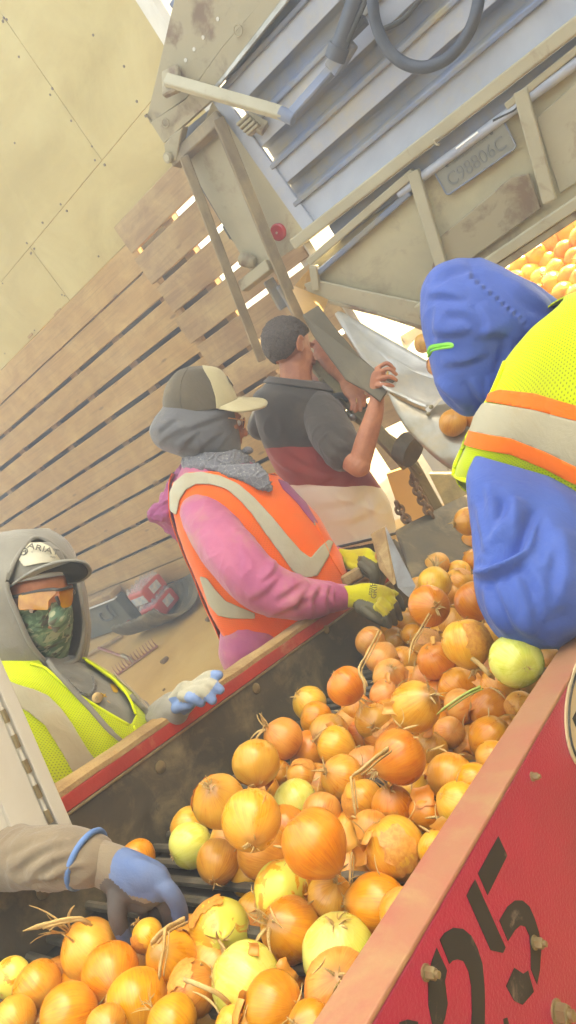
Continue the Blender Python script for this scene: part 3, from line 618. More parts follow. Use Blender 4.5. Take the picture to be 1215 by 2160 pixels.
# ribbed pan with the bottle packs in it
pp = on_z(322, 1338, 0.0); pan = thing('ribbed_pan', 'half of a ribbed black drain pipe lying as a pan below the bottle packs', 'drain pipe', pp)
RIB = mat('ribbed_plastic', srgb(96, 88, 66), srgb(80, 74, 58), 6, .55, dust=srgb(150, 134, 96), dscale=4)
m = MB(); nu, nv = 60, 24; V = []
cxp, cyp = pp[0] + .12, pp[1] + .14
for i in range(nu + 1):
    s_ = i / nu; x = cxp - .36 + .72 * s_; rr = .235 + .012 * math.cos(s_ * 2 * math.pi * 9)
    for j in range(nv + 1):
        a = math.radians(186 + 168 * j / nv); yy = cyp + rr * math.cos(a); zz = .262 + rr * math.sin(a)
        V.append((x + .3 * (yy - cyp), yy, zz + .10 * max(0, s_ - .55) ** 1.2))
m.add(V, [(i * (nv + 1) + j, i * (nv + 1) + j + 1, (i + 1) * (nv + 1) + j + 1, (i + 1) * (nv + 1) + j) for i in range(nu) for j in range(nv)])
o = m.build('shell', RIB, pan, smooth=True); md = o.modifiers.new('t', 'SOLIDIFY'); md.thickness = .012
WRAP = mat('red_wrap', srgb(196, 64, 52), srgb(180, 52, 44), 6, .3, coat=.4); LABEL = mat('label_film', srgb(216, 206, 190), srgb(150, 170, 180), 16, .35)
CLEAR = NT('clear_plastic'); CLEAR.col((.93, .95, .93)); CLEAR.set(rough=.08, trans=.75, ior=1.15); CLEAR = CLEAR.m
CAPM = mat('bottle_cap', srgb(226, 222, 206), rough=.4)
BP_ = [(0, .0), (0, .028), (.01, .032), (.05, .031), (.06, .029), (.11, .032), (.13, .030), (.155, .016), (.165, .0125), (.185, .0125)]
def bottle(P, par=None, label=None, group=None, ax=(0, 0, 1)):
    if par is None: par = thing('water_bottle', label, 'bottle', P, group)
    m = MB(); m.lathe(P, ax, BP_, 14); b = m.build('bottle' if par.get('category') != 'bottle' else 'bottle_body', CLEAR, par, smooth='auto')
    m = MB(); m.lathe(Vector(P) + Vector(ax) * .183, ax, [(0, .0), (0, .015), (.016, .0145), (.017, 0)], 12); m.build('cap', CAPM, b, smooth='auto')
def pack(name, label, P, rz, tilt):
    t_ = thing(name, label, 'bottle pack', P, 'shrink wrapped packs of bottled water'); R = Matrix.Rotation(rz, 3, 'Z') @ Matrix.Rotation(tilt, 3, 'Y')
    A, B, C = R @ Vector((.27, 0, 0)), R @ Vector((0, .26, 0)), R @ Vector((0, 0, .15)); o0 = Vector(P) - A / 2 - B / 2
    MB().box(o0, A, B, C).build('wrap', WRAP, t_, bev=.03, seg=3)
    MB().box(o0 + A * .1 - B * .012 + C * .12, A * .8, B * .02, C * .52).build('label_band', LABEL, t_, bev=.004)
    MB().box(o0 + A * 1.0 + B * .28 + C * .3, A * .012, B * .45, C * .5).build('side_window', LABEL, t_, bev=.003)
    m = MB()
    for i in range(4):
        for j in range(4):
            p_ = o0 + A * (.13 + .245 * i) + B * (.13 + .245 * j) + C * .98; m.lathe(p_, C, [(0, .03), (.012, .028), (.03, .013), (.045, .013), (.046, .0)], 10)
    m.build('bottle_tops', CLEAR, t_, smooth='auto', kind='stuff')
zb_ = .06
pack('water_pack', 'red wrapped water bottle pack at the bottom, in the ribbed pan', (cxp + .02, cyp + .02, .10), .05, -.05)
pack('water_pack', 'red wrapped water bottle pack stacked on top of another', (cxp - .03, cyp + .05, .262), -.06, -.03)
for i, (dx, dy, lb) in enumerate(((-.10, -.02, 'clear water bottle standing at the left on the red packs'), (-.02, .03, 'clear water bottle standing second on the red packs'), (.04, .08, 'clear water bottle standing at the back on the red packs'))):
    bottle((cxp - .03 + dx, cyp + .05 + dy, .452), label=lb, group='loose water bottles')
pb = on_z(438, 1292, 0.0); bottle((pb[0], pb[1], .01), label='clear water bottle standing alone on the dusty floor by the wall', group='loose water bottles')
# rake
rk = thing('garden_rake', 'red garden rake lying on the dusty floor, teeth upward', 'rake', on_z(288, 1392, 0))
RKR = mat('rake_red', srgb(150, 66, 54), srgb(130, 60, 50), 10, .6, dust=srgb(170, 130, 90), dscale=8)
a, b = on_z(246, 1424, .02), on_z(333, 1362, .02)
m = MB(); m.bar(a, b, .022, .012, up=(0, 0, 1)); hd_ = m.build('rake_head', RKR, rk, bev=.003)
upv = Vector((-.25, .25, 1)).normalized()
for i in range(14):
    p = a.lerp(b, (i + .3) / 13.6); m = MB(); m.tube([p, p + upv * .035 + Vector((-.01, 0, 0)), p + upv * .075 + Vector((-.02, .01, 0))], [.006, .005, .003], 6); m.build('tooth', RKR, hd_, smooth=True)
c = a.lerp(b, .42); m = MB(); m.tube([on_z(208, 1366, .05), on_z(268, 1388, .04), c], .013, 10); m.build('handle', RKR, rk, smooth='auto')
m = MB(); m.tube([on_z(258, 1382, .05), on_z(278, 1392, .04), c], [.017, .018, .012], 10); m.build('ferrule', ZINC, rk, smooth='auto')
m = MB(); m.cyl(on_z(150, 1402, .03), on_z(258, 1340, .03), .018, 10); o = m.build('wooden_pole', RAIL, loc=on_z(200, 1372, 0), smooth='auto'); tag(o, 'thin wooden pole on the floor in front of the cooler', 'pole')
# clods
for x, y, r, lb in ((347, 1393, .035, 'dark clod of earth on the bare dusty floor'), (440, 1305, .03, 'small clod by the lone bottle'), (345, 1455, .012, 'tiny pebble on the floor above the blue glove')):
    me = bpy.data.meshes.new('clod'); bm = bmesh.new(); bmesh.ops.create_icosphere(bm, subdivisions=2, radius=r)
    for v in bm.verts: v.co *= 1 + .35 * noise.noise(v.co * 40); v.co.z *= .6
    bm.to_mesh(me); bm.free(); me.materials.append(mat('clod_earth', srgb(130, 100, 62), srgb(104, 80, 52), 30, .95, bump=.5))
    o = bpy.data.objects.new('earth_clod', me); COL.objects.link(o); o.location = on_z(x, y, r * .45); tag(o, lb, 'clod')
# ------------------------------------------------------------------ people: helpers
def ring_loft(rows, nv, nu, power=2.0):
    """rows: left x,y, right x,y (edges of the silhouette), depth, thickness/width"""
    C, A, B = [], [], []
    for xl, yl, xr, yr, d, k in rows:
        L, R = np.array(at(xl, yl, d)), np.array(at(xr, yr, d)); c = (L + R) / 2; e = (R - L) / 2
        v = c - EYE; v = v / np.linalg.norm(v); e1 = e / np.linalg.norm(e); t = -(v - e1 * (v @ e1)); t /= np.linalg.norm(t)
        C.append(c); A.append(e); B.append(t * np.linalg.norm(e) * k)
    C, A, B = (spline(np.array(q_), nv) for q_ in (C, A, B))
    th = np.linspace(0, 2 * np.pi, nu, endpoint=False)
    c, s = np.cos(th), np.sin(th)
    cs = np.sign(c) * np.abs(c) ** (2 / power); ss = np.sign(s) * np.abs(s) ** (2 / power)
    return C[:, None] + A[:, None] * cs[None, :, None] + B[:, None] * ss[None, :, None]
def grid_normals(G):
    du = np.roll(G, -1, 1) - np.roll(G, 1, 1); dv = np.gradient(G, axis=0)
    n = np.cross(du, dv); n /= np.linalg.norm(n, axis=-1, keepdims=True) + 1e-12
    c = G.mean(1, keepdims=True)
    if (n * (G - c)).sum() < 0: n = -n
    return n
def grid_mb(G):
    nv, nu = G.shape[:2]; m = MB()
    V = [tuple(p) for p in G.reshape(-1, 3)] + [tuple(G[0].mean(0)), tuple(G[-1].mean(0))]
    fs = [(i * nu + j, i * nu + (j + 1) % nu, (i + 1) * nu + (j + 1) % nu, (i + 1) * nu + j) for i in range(nv - 1) for j in range(nu)]
    fs += [(nv * nu, (j + 1) % nu, j) for j in range(nu)] + [(nv * nu + 1, (nv - 1) * nu + j, (nv - 1) * nu + (j + 1) % nu) for j in range(nu)]
    return m.add(V, fs)
def limb(pts, rad, n=16, flat=1.0, k=24, up=None):
    P = spline([list(p) for p in pts], k); r = spline(np.array(rad, float)[:, None], k)[:, 0]
    d0 = (P[0] - P[1]) / np.linalg.norm(P[0] - P[1]); d1 = (P[-1] - P[-2]) / np.linalg.norm(P[-1] - P[-2])
    ang = np.radians([80, 55, 28])
    pre = [P[0] + d0 * r[0] * math.sin(a) for a in ang]; prr = [r[0] * math.cos(a) for a in ang]
    suf = [P[-1] + d1 * r[-1] * math.sin(a) for a in ang[::-1]]; sur = [r[-1] * math.cos(a) for a in ang[::-1]]
    m = MB(); m.tube(pre + list(P) + suf, list(prr) + list(r) + list(sur), n, 0, flat, up); m.axis = P; m.rad = r
    return m
def ell(c, a, b, d, nu=16, nv=10):
    c, a, b, d = (np.array(q_, float) for q_ in (c, a, b, d)); m = MB(); V = []
    for i in range(1, nv):
        f_ = math.pi * i / nv
        V += [tuple(c + d * math.cos(f_) + (a * math.cos(2 * math.pi * j / nu) + b * math.sin(2 * math.pi * j / nu)) * math.sin(f_)) for j in range(nu)]
    V += [tuple(c + d), tuple(c - d)]; n = len(V)
    fs = [(i * nu + j, (i + 1) * nu + j, (i + 1) * nu + (j + 1) % nu, i * nu + (j + 1) % nu) for i in range(nv - 2) for j in range(nu)]
    fs += [(n - 2, j, (j + 1) % nu) for j in range(nu)] + [(n - 1, (nv - 2) * nu + (j + 1) % nu, (nv - 2) * nu + j) for j in range(nu)]
    m.add(V, fs); m.axis = c[None]; m.rad = np.array([max(np.linalg.norm(a), 1e-3)])
    return m
def fuse(parts, voxel, smooth=4, name='m'):
    """one continuous skin over all the overlapping volumes"""
    m = MB()
    for p in parts: m.add(p.v, p.f)
    me = bpy.data.meshes.new('tmp'); me.from_pydata(m.v, [], m.f)
    bm = bmesh.new(); bm.from_mesh(me); bmesh.ops.recalc_face_normals(bm, faces=bm.faces); bm.to_mesh(me); bm.free()
    o = bpy.data.objects.new('tmp', me); COL.objects.link(o)
    r = o.modifiers.new('r', 'REMESH'); r.mode = 'VOXEL'; r.voxel_size = voxel
    if smooth: s = o.modifiers.new('s', 'SMOOTH'); s.iterations = smooth; s.factor = .5
    dg = bpy.context.evaluated_depsgraph_get(); dg.update()
    out = bpy.data.meshes.new_from_object(o.evaluated_get(dg)); out.name = name
    bpy.data.objects.remove(o); bpy.data.meshes.remove(me)
    out.materials.clear()
    return out
def mverts(me):
    a = np.empty(len(me.vertices) * 3); me.vertices.foreach_get('co', a); return a.reshape(-1, 3)
def mnorms(me):
    a = np.empty(len(me.vertices) * 3); me.vertices.foreach_get('normal', a); return a.reshape(-1, 3)
def wrinkle(me, amp, freq, stretch=(1, 1, .4), seed=0, extra=None):
    P = mverts(me); N = mnorms(me); st = np.array(stretch) * freq
    q_ = P * st + seed * 7.3
    d = np.zeros(len(q_))
    for i, a in enumerate(q_):
        w_ = Vector(a) + .55 * noise.noise_vector(Vector(a * .8)); n1 = abs(noise.noise(w_)); n2 = abs(noise.noise(w_ * 1.9 + Vector((3, 8, 1))))
        m_ = .5 + .9 * noise.noise(Vector(a * .45) + Vector((9, 2, 4)))
        d[i] = max(0, 1 - n1 * 4.5) ** 1.5 * max(0, m_) * 1.5 + max(0, 1 - n2 * 5) * .45 * max(0, 1 - m_) + .5 * noise.noise(Vector(a * .6))
    d *= amp * 1.25
    if extra is not None: d = d + extra(P, N)
    me.vertices.foreach_set('co', (P + N * d[:, None]).ravel()); me.update()
def folds(lines):
    """cloth ridges: (x,y,d) to (x,y,d), width, height"""
    L = [(np.array(at(*a)), np.array(at(*b)), w_, h) for a, b, w_, h in lines]
    def f(P, N=None):
        out = np.zeros(len(P))
        for a, b, w_, h in L:
            ab = b - a; t = np.clip(((P - a) @ ab) / (ab @ ab), 0, 1); dd = np.linalg.norm(P - a - t[:, None] * ab, axis=1)
            out += h * np.exp(-(dd / w_) ** 2) * (np.sin(np.pi * np.clip(t, .02, .98)) ** .5) - .5 * h * np.exp(-((dd - 1.9 * w_) / w_) ** 2) * np.sin(np.pi * np.clip(t, 0, 1))
        return out
    return f
def creases(lines):
    """cloth creases drawn along the seen side: outline points, width in photo pixels, height in metres (negative: valley)"""
    def f(P, N):
        Q = project(P); near = ((EYE - P) * N).sum(1) > 0; out = np.zeros(len(P))
        for pts, w_, h in lines:
            L = spline(np.array(pts, float), 5 * len(pts)); best = np.full(len(P), 1e9); tt = np.zeros(len(P)); n = len(L) - 1
            lo, hi = L.min(0) - 4 * w_, L.max(0) + 4 * w_
            k = near & (Q > lo).all(1) & (Q < hi).all(1); q_ = Q[k]; b = np.full(len(q_), 1e9); t_ = np.zeros(len(q_)); sg = np.zeros(len(q_))
            for i in range(n):
                a, ab = L[i], L[i + 1] - L[i]; t = np.clip(((q_ - a) @ ab) / (ab @ ab + 1e-9), 0, 1); v = q_ - a - t[:, None] * ab; dd = np.linalg.norm(v, axis=1)
                m_ = dd < b; b[m_] = dd[m_]; t_[m_] = (i + t[m_]) / n; sg[m_] = np.sign(ab[0] * v[m_, 1] - ab[1] * v[m_, 0])
            e = np.sin(np.pi * np.clip(t_, 0, 1)) ** .6
            out[k] += h * e * np.where(sg > 0, np.exp(-(b / w_) ** 2), np.exp(-(b / (w_ * 2.6)) ** 2)) - .45 * h * e * np.where(sg > 0, np.exp(-((b - 2.2 * w_) / w_) ** 2), 0)
        return out
    return f
def obj(name, me, mats, parent, smooth=True, label=None):
    for mm in (mats if isinstance(mats, (list, tuple)) else [mats]): me.materials.append(mm)
    if smooth: me.polygons.foreach_set('use_smooth', [True] * len(me.polygons))
    o = link_mesh(name, me, parent)
    if label: o['label'] = label
    return o
def assign(me, tagged):
    """material per face from the nearest tagged point (point, index, radius)"""
    kd = KDTree(len(tagged))
    for i, (p, k) in enumerate(tagged): kd.insert(p, i)
    kd.balance()
    me.polygons.foreach_set('material_index', [tagged[kd.find(p.center)[1]][1] for p in me.polygons])
def sd_poly(Q, poly):
    """signed distance to a closed outline, positive inside"""
    P = np.array(poly, float); n = len(P); best = np.full(Q.shape[:-1], 1e9); ins = np.zeros(Q.shape[:-1], bool)
    for i in range(n):
        a, b = P[i], P[(i + 1) % n]; ab = b - a; w_ = Q - a
        t = np.clip((w_ @ ab) / (ab @ ab + 1e-9), 0, 1); best = np.minimum(best, np.linalg.norm(w_ - t[..., None] * ab, axis=-1))
        c = ((a[1] <= Q[..., 1]) != (b[1] <= Q[..., 1])) & (Q[..., 0] < (b[0] - a[0]) * (Q[..., 1] - a[1]) / (b[1] - a[1] + 1e-12) + a[0]); ins ^= c
    return np.where(ins, best, -best)
def near_side(G):
    return (grid_normals(G) * (EYE - G)).sum(-1) > 0
def patch(name, G, Fm, off, mats, parent, thick=.002, wr=0, seed=0, label=None, smooth=True):
    """the part of surface G where Fm > 0, lifted by off, as cloth of its own"""
    N = grid_normals(G); P = G + N * off
    if wr:
        d = np.array([noise.noise(Vector(p * np.array([14, 14, 7]) + seed)) for p in P.reshape(-1, 3)]).reshape(P.shape[:2]); P = P + N * (wr * d)[..., None]
    nv, nu = P.shape[:2]
    du = np.linalg.norm(np.roll(P, -1, 1) - P, axis=-1).sum(1).mean() / nu; dv = np.linalg.norm(np.diff(P, axis=0), axis=-1).sum(0).mean() / (nv - 1)
    V, UV, F_, idx = [], [], [], {}
    def vert(key, p, uv):
        if key not in idx: idx[key] = len(V); V.append(tuple(p)); UV.append(uv)
        return idx[key]
    for i in range(nv - 1):
        for j in range(nu):
            j2 = (j + 1) % nu; cs = [(i, j), (i, j2), (i + 1, j2), (i + 1, j)]; f = [Fm[c] for c in cs]
            if max(f) <= 0: continue
            uvs = [(j * du, i * dv), ((j + 1) * du, i * dv), ((j + 1) * du, (i + 1) * dv), (j * du, (i + 1) * dv)]
            pl = []
            for k in range(4):
                a, b = cs[k], cs[(k + 1) % 4]; fa, fb = f[k], f[(k + 1) % 4]
                if fa > 0: pl.append(vert(a + (int(j2 == 0 and a[1] == 0),), P[a], uvs[k]))
                if (fa > 0) != (fb > 0):
                    t = fa / (fa - fb); key = (min(a, b), max(a, b)); u1, u2 = uvs[k], uvs[(k + 1) % 4]
                    pl.append(vert(key, P[a] * (1 - t) + P[b] * t, (u1[0] * (1 - t) + u2[0] * t, u1[1] * (1 - t) + u2[1] * t)))
            if len(set(pl)) >= 3: F_.append(tuple(dict.fromkeys(pl)))
    me = bpy.data.meshes.new(name); me.from_pydata(V, [], F_); me.update()
    uvl = me.uv_layers.new(name='UVMap')
    vi = np.empty(len(me.loops), int); me.loops.foreach_get('vertex_index', vi)
    if len(vi): uvl.data.foreach_set('uv', np.array(UV)[vi].ravel())
    bm = bmesh.new(); bm.from_mesh(me); bmesh.ops.recalc_face_normals(bm, faces=bm.faces); bm.to_mesh(me); bm.free()
    o = obj(name, me, mats, parent, smooth, label)
    if thick:
        md = o.modifiers.new('thickness', 'SOLIDIFY'); md.thickness = thick; md.offset = 0
    return o
def surf(G, x, y):
    N = grid_normals(G); Q = project(G); d = np.linalg.norm(Q - np.array([x, y]), axis=-1) + np.where((N * (EYE - G)).sum(-1) > 0, 0, 1e6)
    k = np.unravel_index(d.argmin(), d.shape); return Vector(G[k]), Vector(N[k])
def lift(G, pts, off, n=30):
    """a line drawn over surface G"""
    P = spline(np.array(pts, float), n); out = []
    for x, y in P:
        s_, nn = surf(G, x, y); dep = (np.array(s_) - EYE) @ CAM[2]; out.append(at(x, y, dep) + nn * off)
    return smoothline([sum(out[max(0, i - 1):i + 2], Vector()) / len(out[max(0, i - 1):i + 2]) for i in range(len(out))], n)
def frame(fwd, up):
    f = Vector(fwd).normalized(); r = f.cross(Vector(up)).normalized(); return r, f, r.cross(f)
def head(c, fwd, up, s=1.0):
    """cranium, face, jaw, nose, lips, brow and ears as one set of volumes"""
    r, f, u = frame(fwd, up); c = Vector(c)
    E_ = lambda x, y, z, a, b, d: ell(c + (r * x + f * y + u * z) * s, r * a * s, f * b * s, u * d * s)
    L = lambda x, y, z: c + (r * x + f * y + u * z) * s
    out = [E_(0, -.012, .03, .076, .097, .088), E_(0, .03, -.025, .064, .062, .085), E_(0, .032, -.08, .05, .05, .036), E_(0, .07, -.103, .02, .016, .016),
           E_(0, .088, -.060, .022, .012, .007), E_(0, .086, -.071, .02, .012, .007), E_(.03, .078, .022, .024, .013, .009), E_(-.03, .078, .022, .024, .013, .009)]
    out += [limb([L(0, .082, .015), L(0, .098, -.012), L(0, .108, -.034)], [.008 * s, .011 * s, .013 * s], 10, k=8), E_(.013, .094, -.038, .009, .011, .008), E_(-.013, .094, -.038, .009, .011, .008)]
    for sg in (1, -1):
        out += [E_(sg * .041, .056, -.022, .02, .02, .018), E_(sg * .078, -.008, -.008, .008, .019, .03), limb([L(sg * .083, -.02, -.03), L(sg * .092, -.026, 0), L(sg * .09, -.012, .024), L(sg * .082, .008, .018)], [.005 * s] * 4, 8, k=10)]
    return out, L
def eyes(parent, L, s=1.0):
    for sg in (1, -1):
        m = MB(); e = ell(L(sg * .031, .079, -.001), (.0115 * s, 0, 0), (0, .0115 * s, 0), (0, 0, .0115 * s)); m.add(e.v, e.f)
        ey = m.build('eye', mat('eye_white', srgb(230, 224, 214), rough=.15), parent, smooth=True)
        c_ = L(sg * .031, .0885, -.001); m = MB(); m.cyl(c_, c_ + (L(0, 1, 0) - L(0, 0, 0)).normalized() * .0022, .0055, 12); m.build('iris', mat('iris_brown', srgb(58, 38, 26), rough=.1), ey)
def legs(root, hip, side, mt, boots, body):
    """trousers and boots from the hip to the floor"""
    side = Vector(side); side.z = 0; side.normalize(); fw = Vector((0, 0, 1)).cross(side); hip = Vector(hip)
    P = [limb([hip + Vector((0, 0, .06)), hip - Vector((0, 0, .1))], [.15, .155], 20)]
    for sg in (1, -1):
        a = hip + side * (.09 * sg) - Vector((0, 0, .05)); k = Vector((a.x, a.y, hip.z * .52)) + fw * -.02; e = Vector((a.x, a.y, .09)) + side * .02 * sg
        P.append(limb([a, k, e], [.095, .075, .062], 16)); body.append(limb([a, k, e - Vector((0, 0, .05))], [.07, .05, .035], 12))
        m = limb([e + Vector((0, 0, .02)), Vector((e.x, e.y, .05)) - fw * .02, Vector((e.x, e.y, .045)) - fw * .16], [.05, .052, .04], 14)
        mb = MB(); mb.add([(x, y, max(z, .013)) for x, y, z in m.v], m.f); mb.build('boot', boots, root, smooth=True)
    me = fuse(P, .014, 5); wrinkle(me, .006, 9, seed=3); obj('trousers', me, mt, root)
# ------------------------------------------------------------------ cloth and skin
def weave(name, c, c2=None, rough=.85, stain=None, sheen=.2, bsc=700, rib=0, cs=5):
    t = NT(name); v = t.coords(); k = c
    if c2 is not None: k = t.ramp(t.noise(v, cs, 5, .6, .3), [(.35, c), (.7, c2)])
    if stain is not None: k = t.mix(t.ramp(t.noise(v, 7, 6, .65, .6), [(.52, 0.0), (.68, .7)]), k, stain)
    t.col(k); t.set(rough=rough, sheen=sheen, spec=.25); t.bump(t.math('MULTIPLY_ADD', t.noise(v, bsc, 3, .6), .12, t.math('MULTIPLY', t.noise(t.coords((1, 1, .6)), 26, 5, .62, .8), 1.0)), .55, .006); return t.m
def meshcloth(name, c, hole, pitch=.0052, r=.26, amount=.75):
    t = NT(name); uv = t.n('ShaderNodeTexCoord').outputs['UV']; sp_ = t.n('ShaderNodeSeparateXYZ'); t.l(uv, sp_.inputs[0])
    a = t.math('MULTIPLY', sp_.outputs[0], 1 / pitch); b = t.math('MULTIPLY', sp_.outputs[1], 1 / pitch)
    a = t.math('ADD', a, t.math('MULTIPLY', t.math('FLOOR', b), .5))
    fa = t.math('SUBTRACT', t.math('FRACT', a), .5); fb = t.math('SUBTRACT', t.math('FRACT', b), .5)
    dd = t.math('SQRT', t.math('ADD', t.math('MULTIPLY', fa, fa), t.math('MULTIPLY', fb, fb)))
    mk = t.math('MULTIPLY', t.math('SUBTRACT', 1.0, t.math('SMOOTH_MIN', t.math('DIVIDE', dd, r), 1.0, .1)), amount * 2.2)
    mk = t.math('MINIMUM', mk, amount)
    k = t.mix(t.ramp(t.noise(t.coords(), 9, 5, .6), [(.45, 0.0), (.8, .22)]), c, srgb(170, 140, 70))
    t.col(t.mix(mk, k, hole)); t.set(rough=.7, sheen=.3, spec=.25); t.bump(t.math('MULTIPLY_ADD', t.math('SUBTRACT', 1.0, mk), .2, t.noise(t.coords((1, 1, .5)), 20, 5, .6, .8)), .5, .006); return t.m
SKIN = mat('tan_skin', srgb(196, 128, 88), srgb(172, 104, 70), 18, .5, bump=.12, bscale=260, sss=.08, dist=.001)
LIP = mat('lip_skin', srgb(158, 88, 70), rough=.4)
HAIR = mat('dark_hair', srgb(46, 34, 26), srgb(96, 80, 66), 160, .6, stretch=(1, 1, 1), bump=.6, bscale=300, dist=.003)
PINK = weave('pink_jacket', srgb(196, 106, 136), srgb(172, 82, 122), .6, srgb(186, 134, 110), .2, 500, cs=6)
PURP = weave('purple_hood', srgb(166, 78, 124), srgb(140, 62, 106), .6, None, .2, 500)
ORANGE = meshcloth('orange_mesh', srgb(255, 104, 0), srgb(224, 70, 0), .0065, .3, .5)
ORANGEB = weave('orange_binding', srgb(255, 118, 24), None, .6)
LIME = meshcloth('lime_mesh', srgb(202, 220, 8), srgb(108, 128, 12), .0058, .27, .8)
LIMEB = weave('lime_binding', srgb(226, 242, 24), None, .6)
SILVER = weave('silver_tape', srgb(190, 182, 154), srgb(174, 166, 140), .4, srgb(180, 164, 130), .1, 900)
GREYH = weave('grey_jersey', srgb(104, 102, 102), srgb(88, 86, 88), .9, srgb(134, 122, 104), .3, 600, cs=4)
GREYL = weave('grey_fleece', srgb(148, 144, 132), srgb(126, 122, 112), .9, None, .35, 500, cs=4)
CAPD = weave('dark_twill', srgb(84, 74, 58), srgb(98, 86, 66), .85, srgb(122, 106, 78), .2)
CAPC = weave('cream_twill', srgb(196, 182, 140), srgb(180, 166, 126), .8)
NAVY = weave('charcoal_knit', srgb(70, 62, 56), srgb(82, 72, 62), .85, srgb(104, 92, 76), .2)
JEAN = weave('dark_denim', srgb(66, 66, 64), srgb(78, 76, 72), .9)
BOOT = mat('work_boot', srgb(92, 70, 48), srgb(70, 54, 40), 8, .7, dust=srgb(150, 120, 84), dscale=6)
BLUEJ = weave('blue_jacket', srgb(68, 98, 176), srgb(54, 80, 156), .65, None, .15, 400, cs=4)
GYEL = weave('yellow_glove', srgb(214, 206, 30), srgb(188, 180, 24), .75, srgb(176, 140, 60), .3, 900)
GGRY = mat('grey_glove_palm', srgb(104, 96, 70), srgb(86, 80, 60), 20, .6, bump=.4, bscale=300, dist=.001)
GBLU = mat('blue_glove', srgb(110, 140, 190), srgb(136, 160, 200), 22, .7, bump=.4, bscale=260, dist=.0015)
GWHT = weave('white_glove_knit', srgb(190, 184, 160), srgb(172, 166, 144), .9, None, .3, 900)
def bandana():
    t = NT('paisley_bandana'); v = t.coords(); x = t.n('ShaderNodeTexVoronoi'); x.feature = 'DISTANCE_TO_EDGE'; x.inputs['Scale'].default_value = 48; t.l(v, x.inputs['Vector'])
    y = t.n('ShaderNodeTexVoronoi'); y.inputs['Scale'].default_value = 70; t.l(v, y.inputs['Vector'])
    k = t.mix(t.ramp(x.outputs['Distance'], [(.03, 1.0), (.06, 0.0)]), srgb(116, 114, 118), srgb(140, 138, 138)); k = t.mix(t.ramp(y.outputs['Distance'], [(.16, 1.0), (.22, 0.0)]), k, srgb(176, 172, 164))
    t.col(k); t.set(rough=.8, sheen=.2); return t.m
def camo():
    t = NT('camo_cloth'); v = t.coords((1, 1, 1.9)); n1 = t.noise(v, 17, 2, .5, 1.6); n2 = t.noise(v, 21, 2, .5, 2.0)
    k = t.mix(t.ramp(n1, [(.46, 0.0), (.50, 1.0)]), srgb(120, 146, 112), srgb(84, 112, 84)); k = t.mix(t.ramp(n2, [(.57, 0.0), (.60, 1.0)]), k, srgb(166, 168, 132)); k = t.mix(t.ramp(t.noise(v, 15, 2, .5, 2), [(.62, 0.0), (.65, 1.0)]), k, srgb(86, 80, 60))
    t.col(k); t.set(rough=.85, sheen=.2); return t.m
BAND = bandana(); CAMO = camo()
def glove(name, parent, cuff, fingers, mats, vox=.0036, extra=()):
    """cuff/palm: volumes with material index; fingers: five chains"""
    parts, tags = [], []
    for m, k in list(cuff) + list(extra): parts.append(m); tags += [(Vector(p), k) for p in m.axis]
    for pts, rad, ks in fingers:
        m = limb([at(*p) for p in pts], rad, 12, k=14); parts.append(m)
        for i, p in enumerate(m.axis): tags.append((Vector(p), ks[min(len(ks) - 1, i * len(ks) // len(m.axis))]))
    me = fuse(parts, vox, 3); assign(me, tags) if len(mats) > 1 else None
    return obj(name, me, mats, parent)
A_ = lambda *p: at(*p)
# ================================================================== worker in the orange vest
hip = at(575, 1400, 2.38); W1 = thing('person', 'worker in orange vest, pink jacket and two-tone cap with both gloves over the trough', 'person', (hip[0], hip[1], 0))
rows = [(398, 960, 512, 958, 2.42, .9), (385, 985, 545, 985, 2.42, .85), (368, 1030, 602, 1035, 2.42, .72), (372, 1085, 655, 1085, 2.42, .68), (392, 1150, 688, 1140, 2.41, .66), (424, 1225, 722, 1205, 2.40, .66), (455, 1300, 715, 1270, 2.38, .66), (478, 1355, 690, 1325, 2.38, .68), (492, 1410, 690, 1400, 2.38, .7), (500, 1450, 690, 1440, 2.38, .7)]
G1 = ring_loft(rows, 110, 150, 2.2)
body = [limb([A_(460, 960, 2.42), A_(480, 1050, 2.42), A_(560, 1240, 2.4), A_(580, 1400, 2.38)], [.05, .09, .09, .09], 20), limb([A_(462, 900, 2.42), A_(458, 990, 2.43)], [.06, .065], 14)]
narm = [A_(425, 1075, 2.33), A_(458, 1130, 2.22), A_(505, 1190, 2.13), A_(562, 1240, 2.08), A_(635, 1262, 2.08), A_(690, 1260, 2.11), A_(716, 1259, 2.13)]
farm = [A_(570, 1070, 2.62), A_(630, 1140, 2.58), A_(672, 1172, 2.5), A_(706, 1176, 2.44)]
body += [limb(narm, [.06, .06, .055, .05, .045, .035, .03]), limb(farm, [.055, .05, .04, .03])]
hv, L = head(A_(455, 892, 2.42), CAMR * .96 + CAMF * .22 + CAMD * .02, -CAMD * .98 - CAMR * .16, 1.0)
body += hv
legs(W1, hip + Vector((0, 0, .02)), CAMF, PINK, BOOT, body)
me = fuse(body, .006, 3); b = obj('body', me, SKIN, W1); eyes(b, L)
jk = [grid_mb(G1), limb(narm, [.080, .089, .088, .084, .066, .050, .041], 20, k=40), limb(farm, [.07, .065, .058, .045], 16)]
jk.append(limb([A_(711, 1259, 2.125), A_(722, 1259, 2.135)], [.044, .04], 18))
me = fuse(jk, .0065, 4)
fl_ = folds([((520, 1235, 1.98), (600, 1215, 2.0), .012, .008), ((560, 1275, 2.0), (640, 1225, 2.0), .012, .010), ((600, 1300, 2.02), (655, 1235, 2.02), .010, .010), ((640, 1305, 2.04), (672, 1232, 2.05), .009, .009), ((672, 1300, 2.07), (690, 1232, 2.07), .007, .008), ((694, 1292, 2.08), (703, 1234, 2.08), .005, .006), ((480, 1110, 2.12), (560, 1200, 2.0), .014, .006), ((440, 1150, 2.15), (500, 1250, 2.03), .014, .006), ((545, 1180, 2.02), (580, 1215, 2.0), .01, .008)])
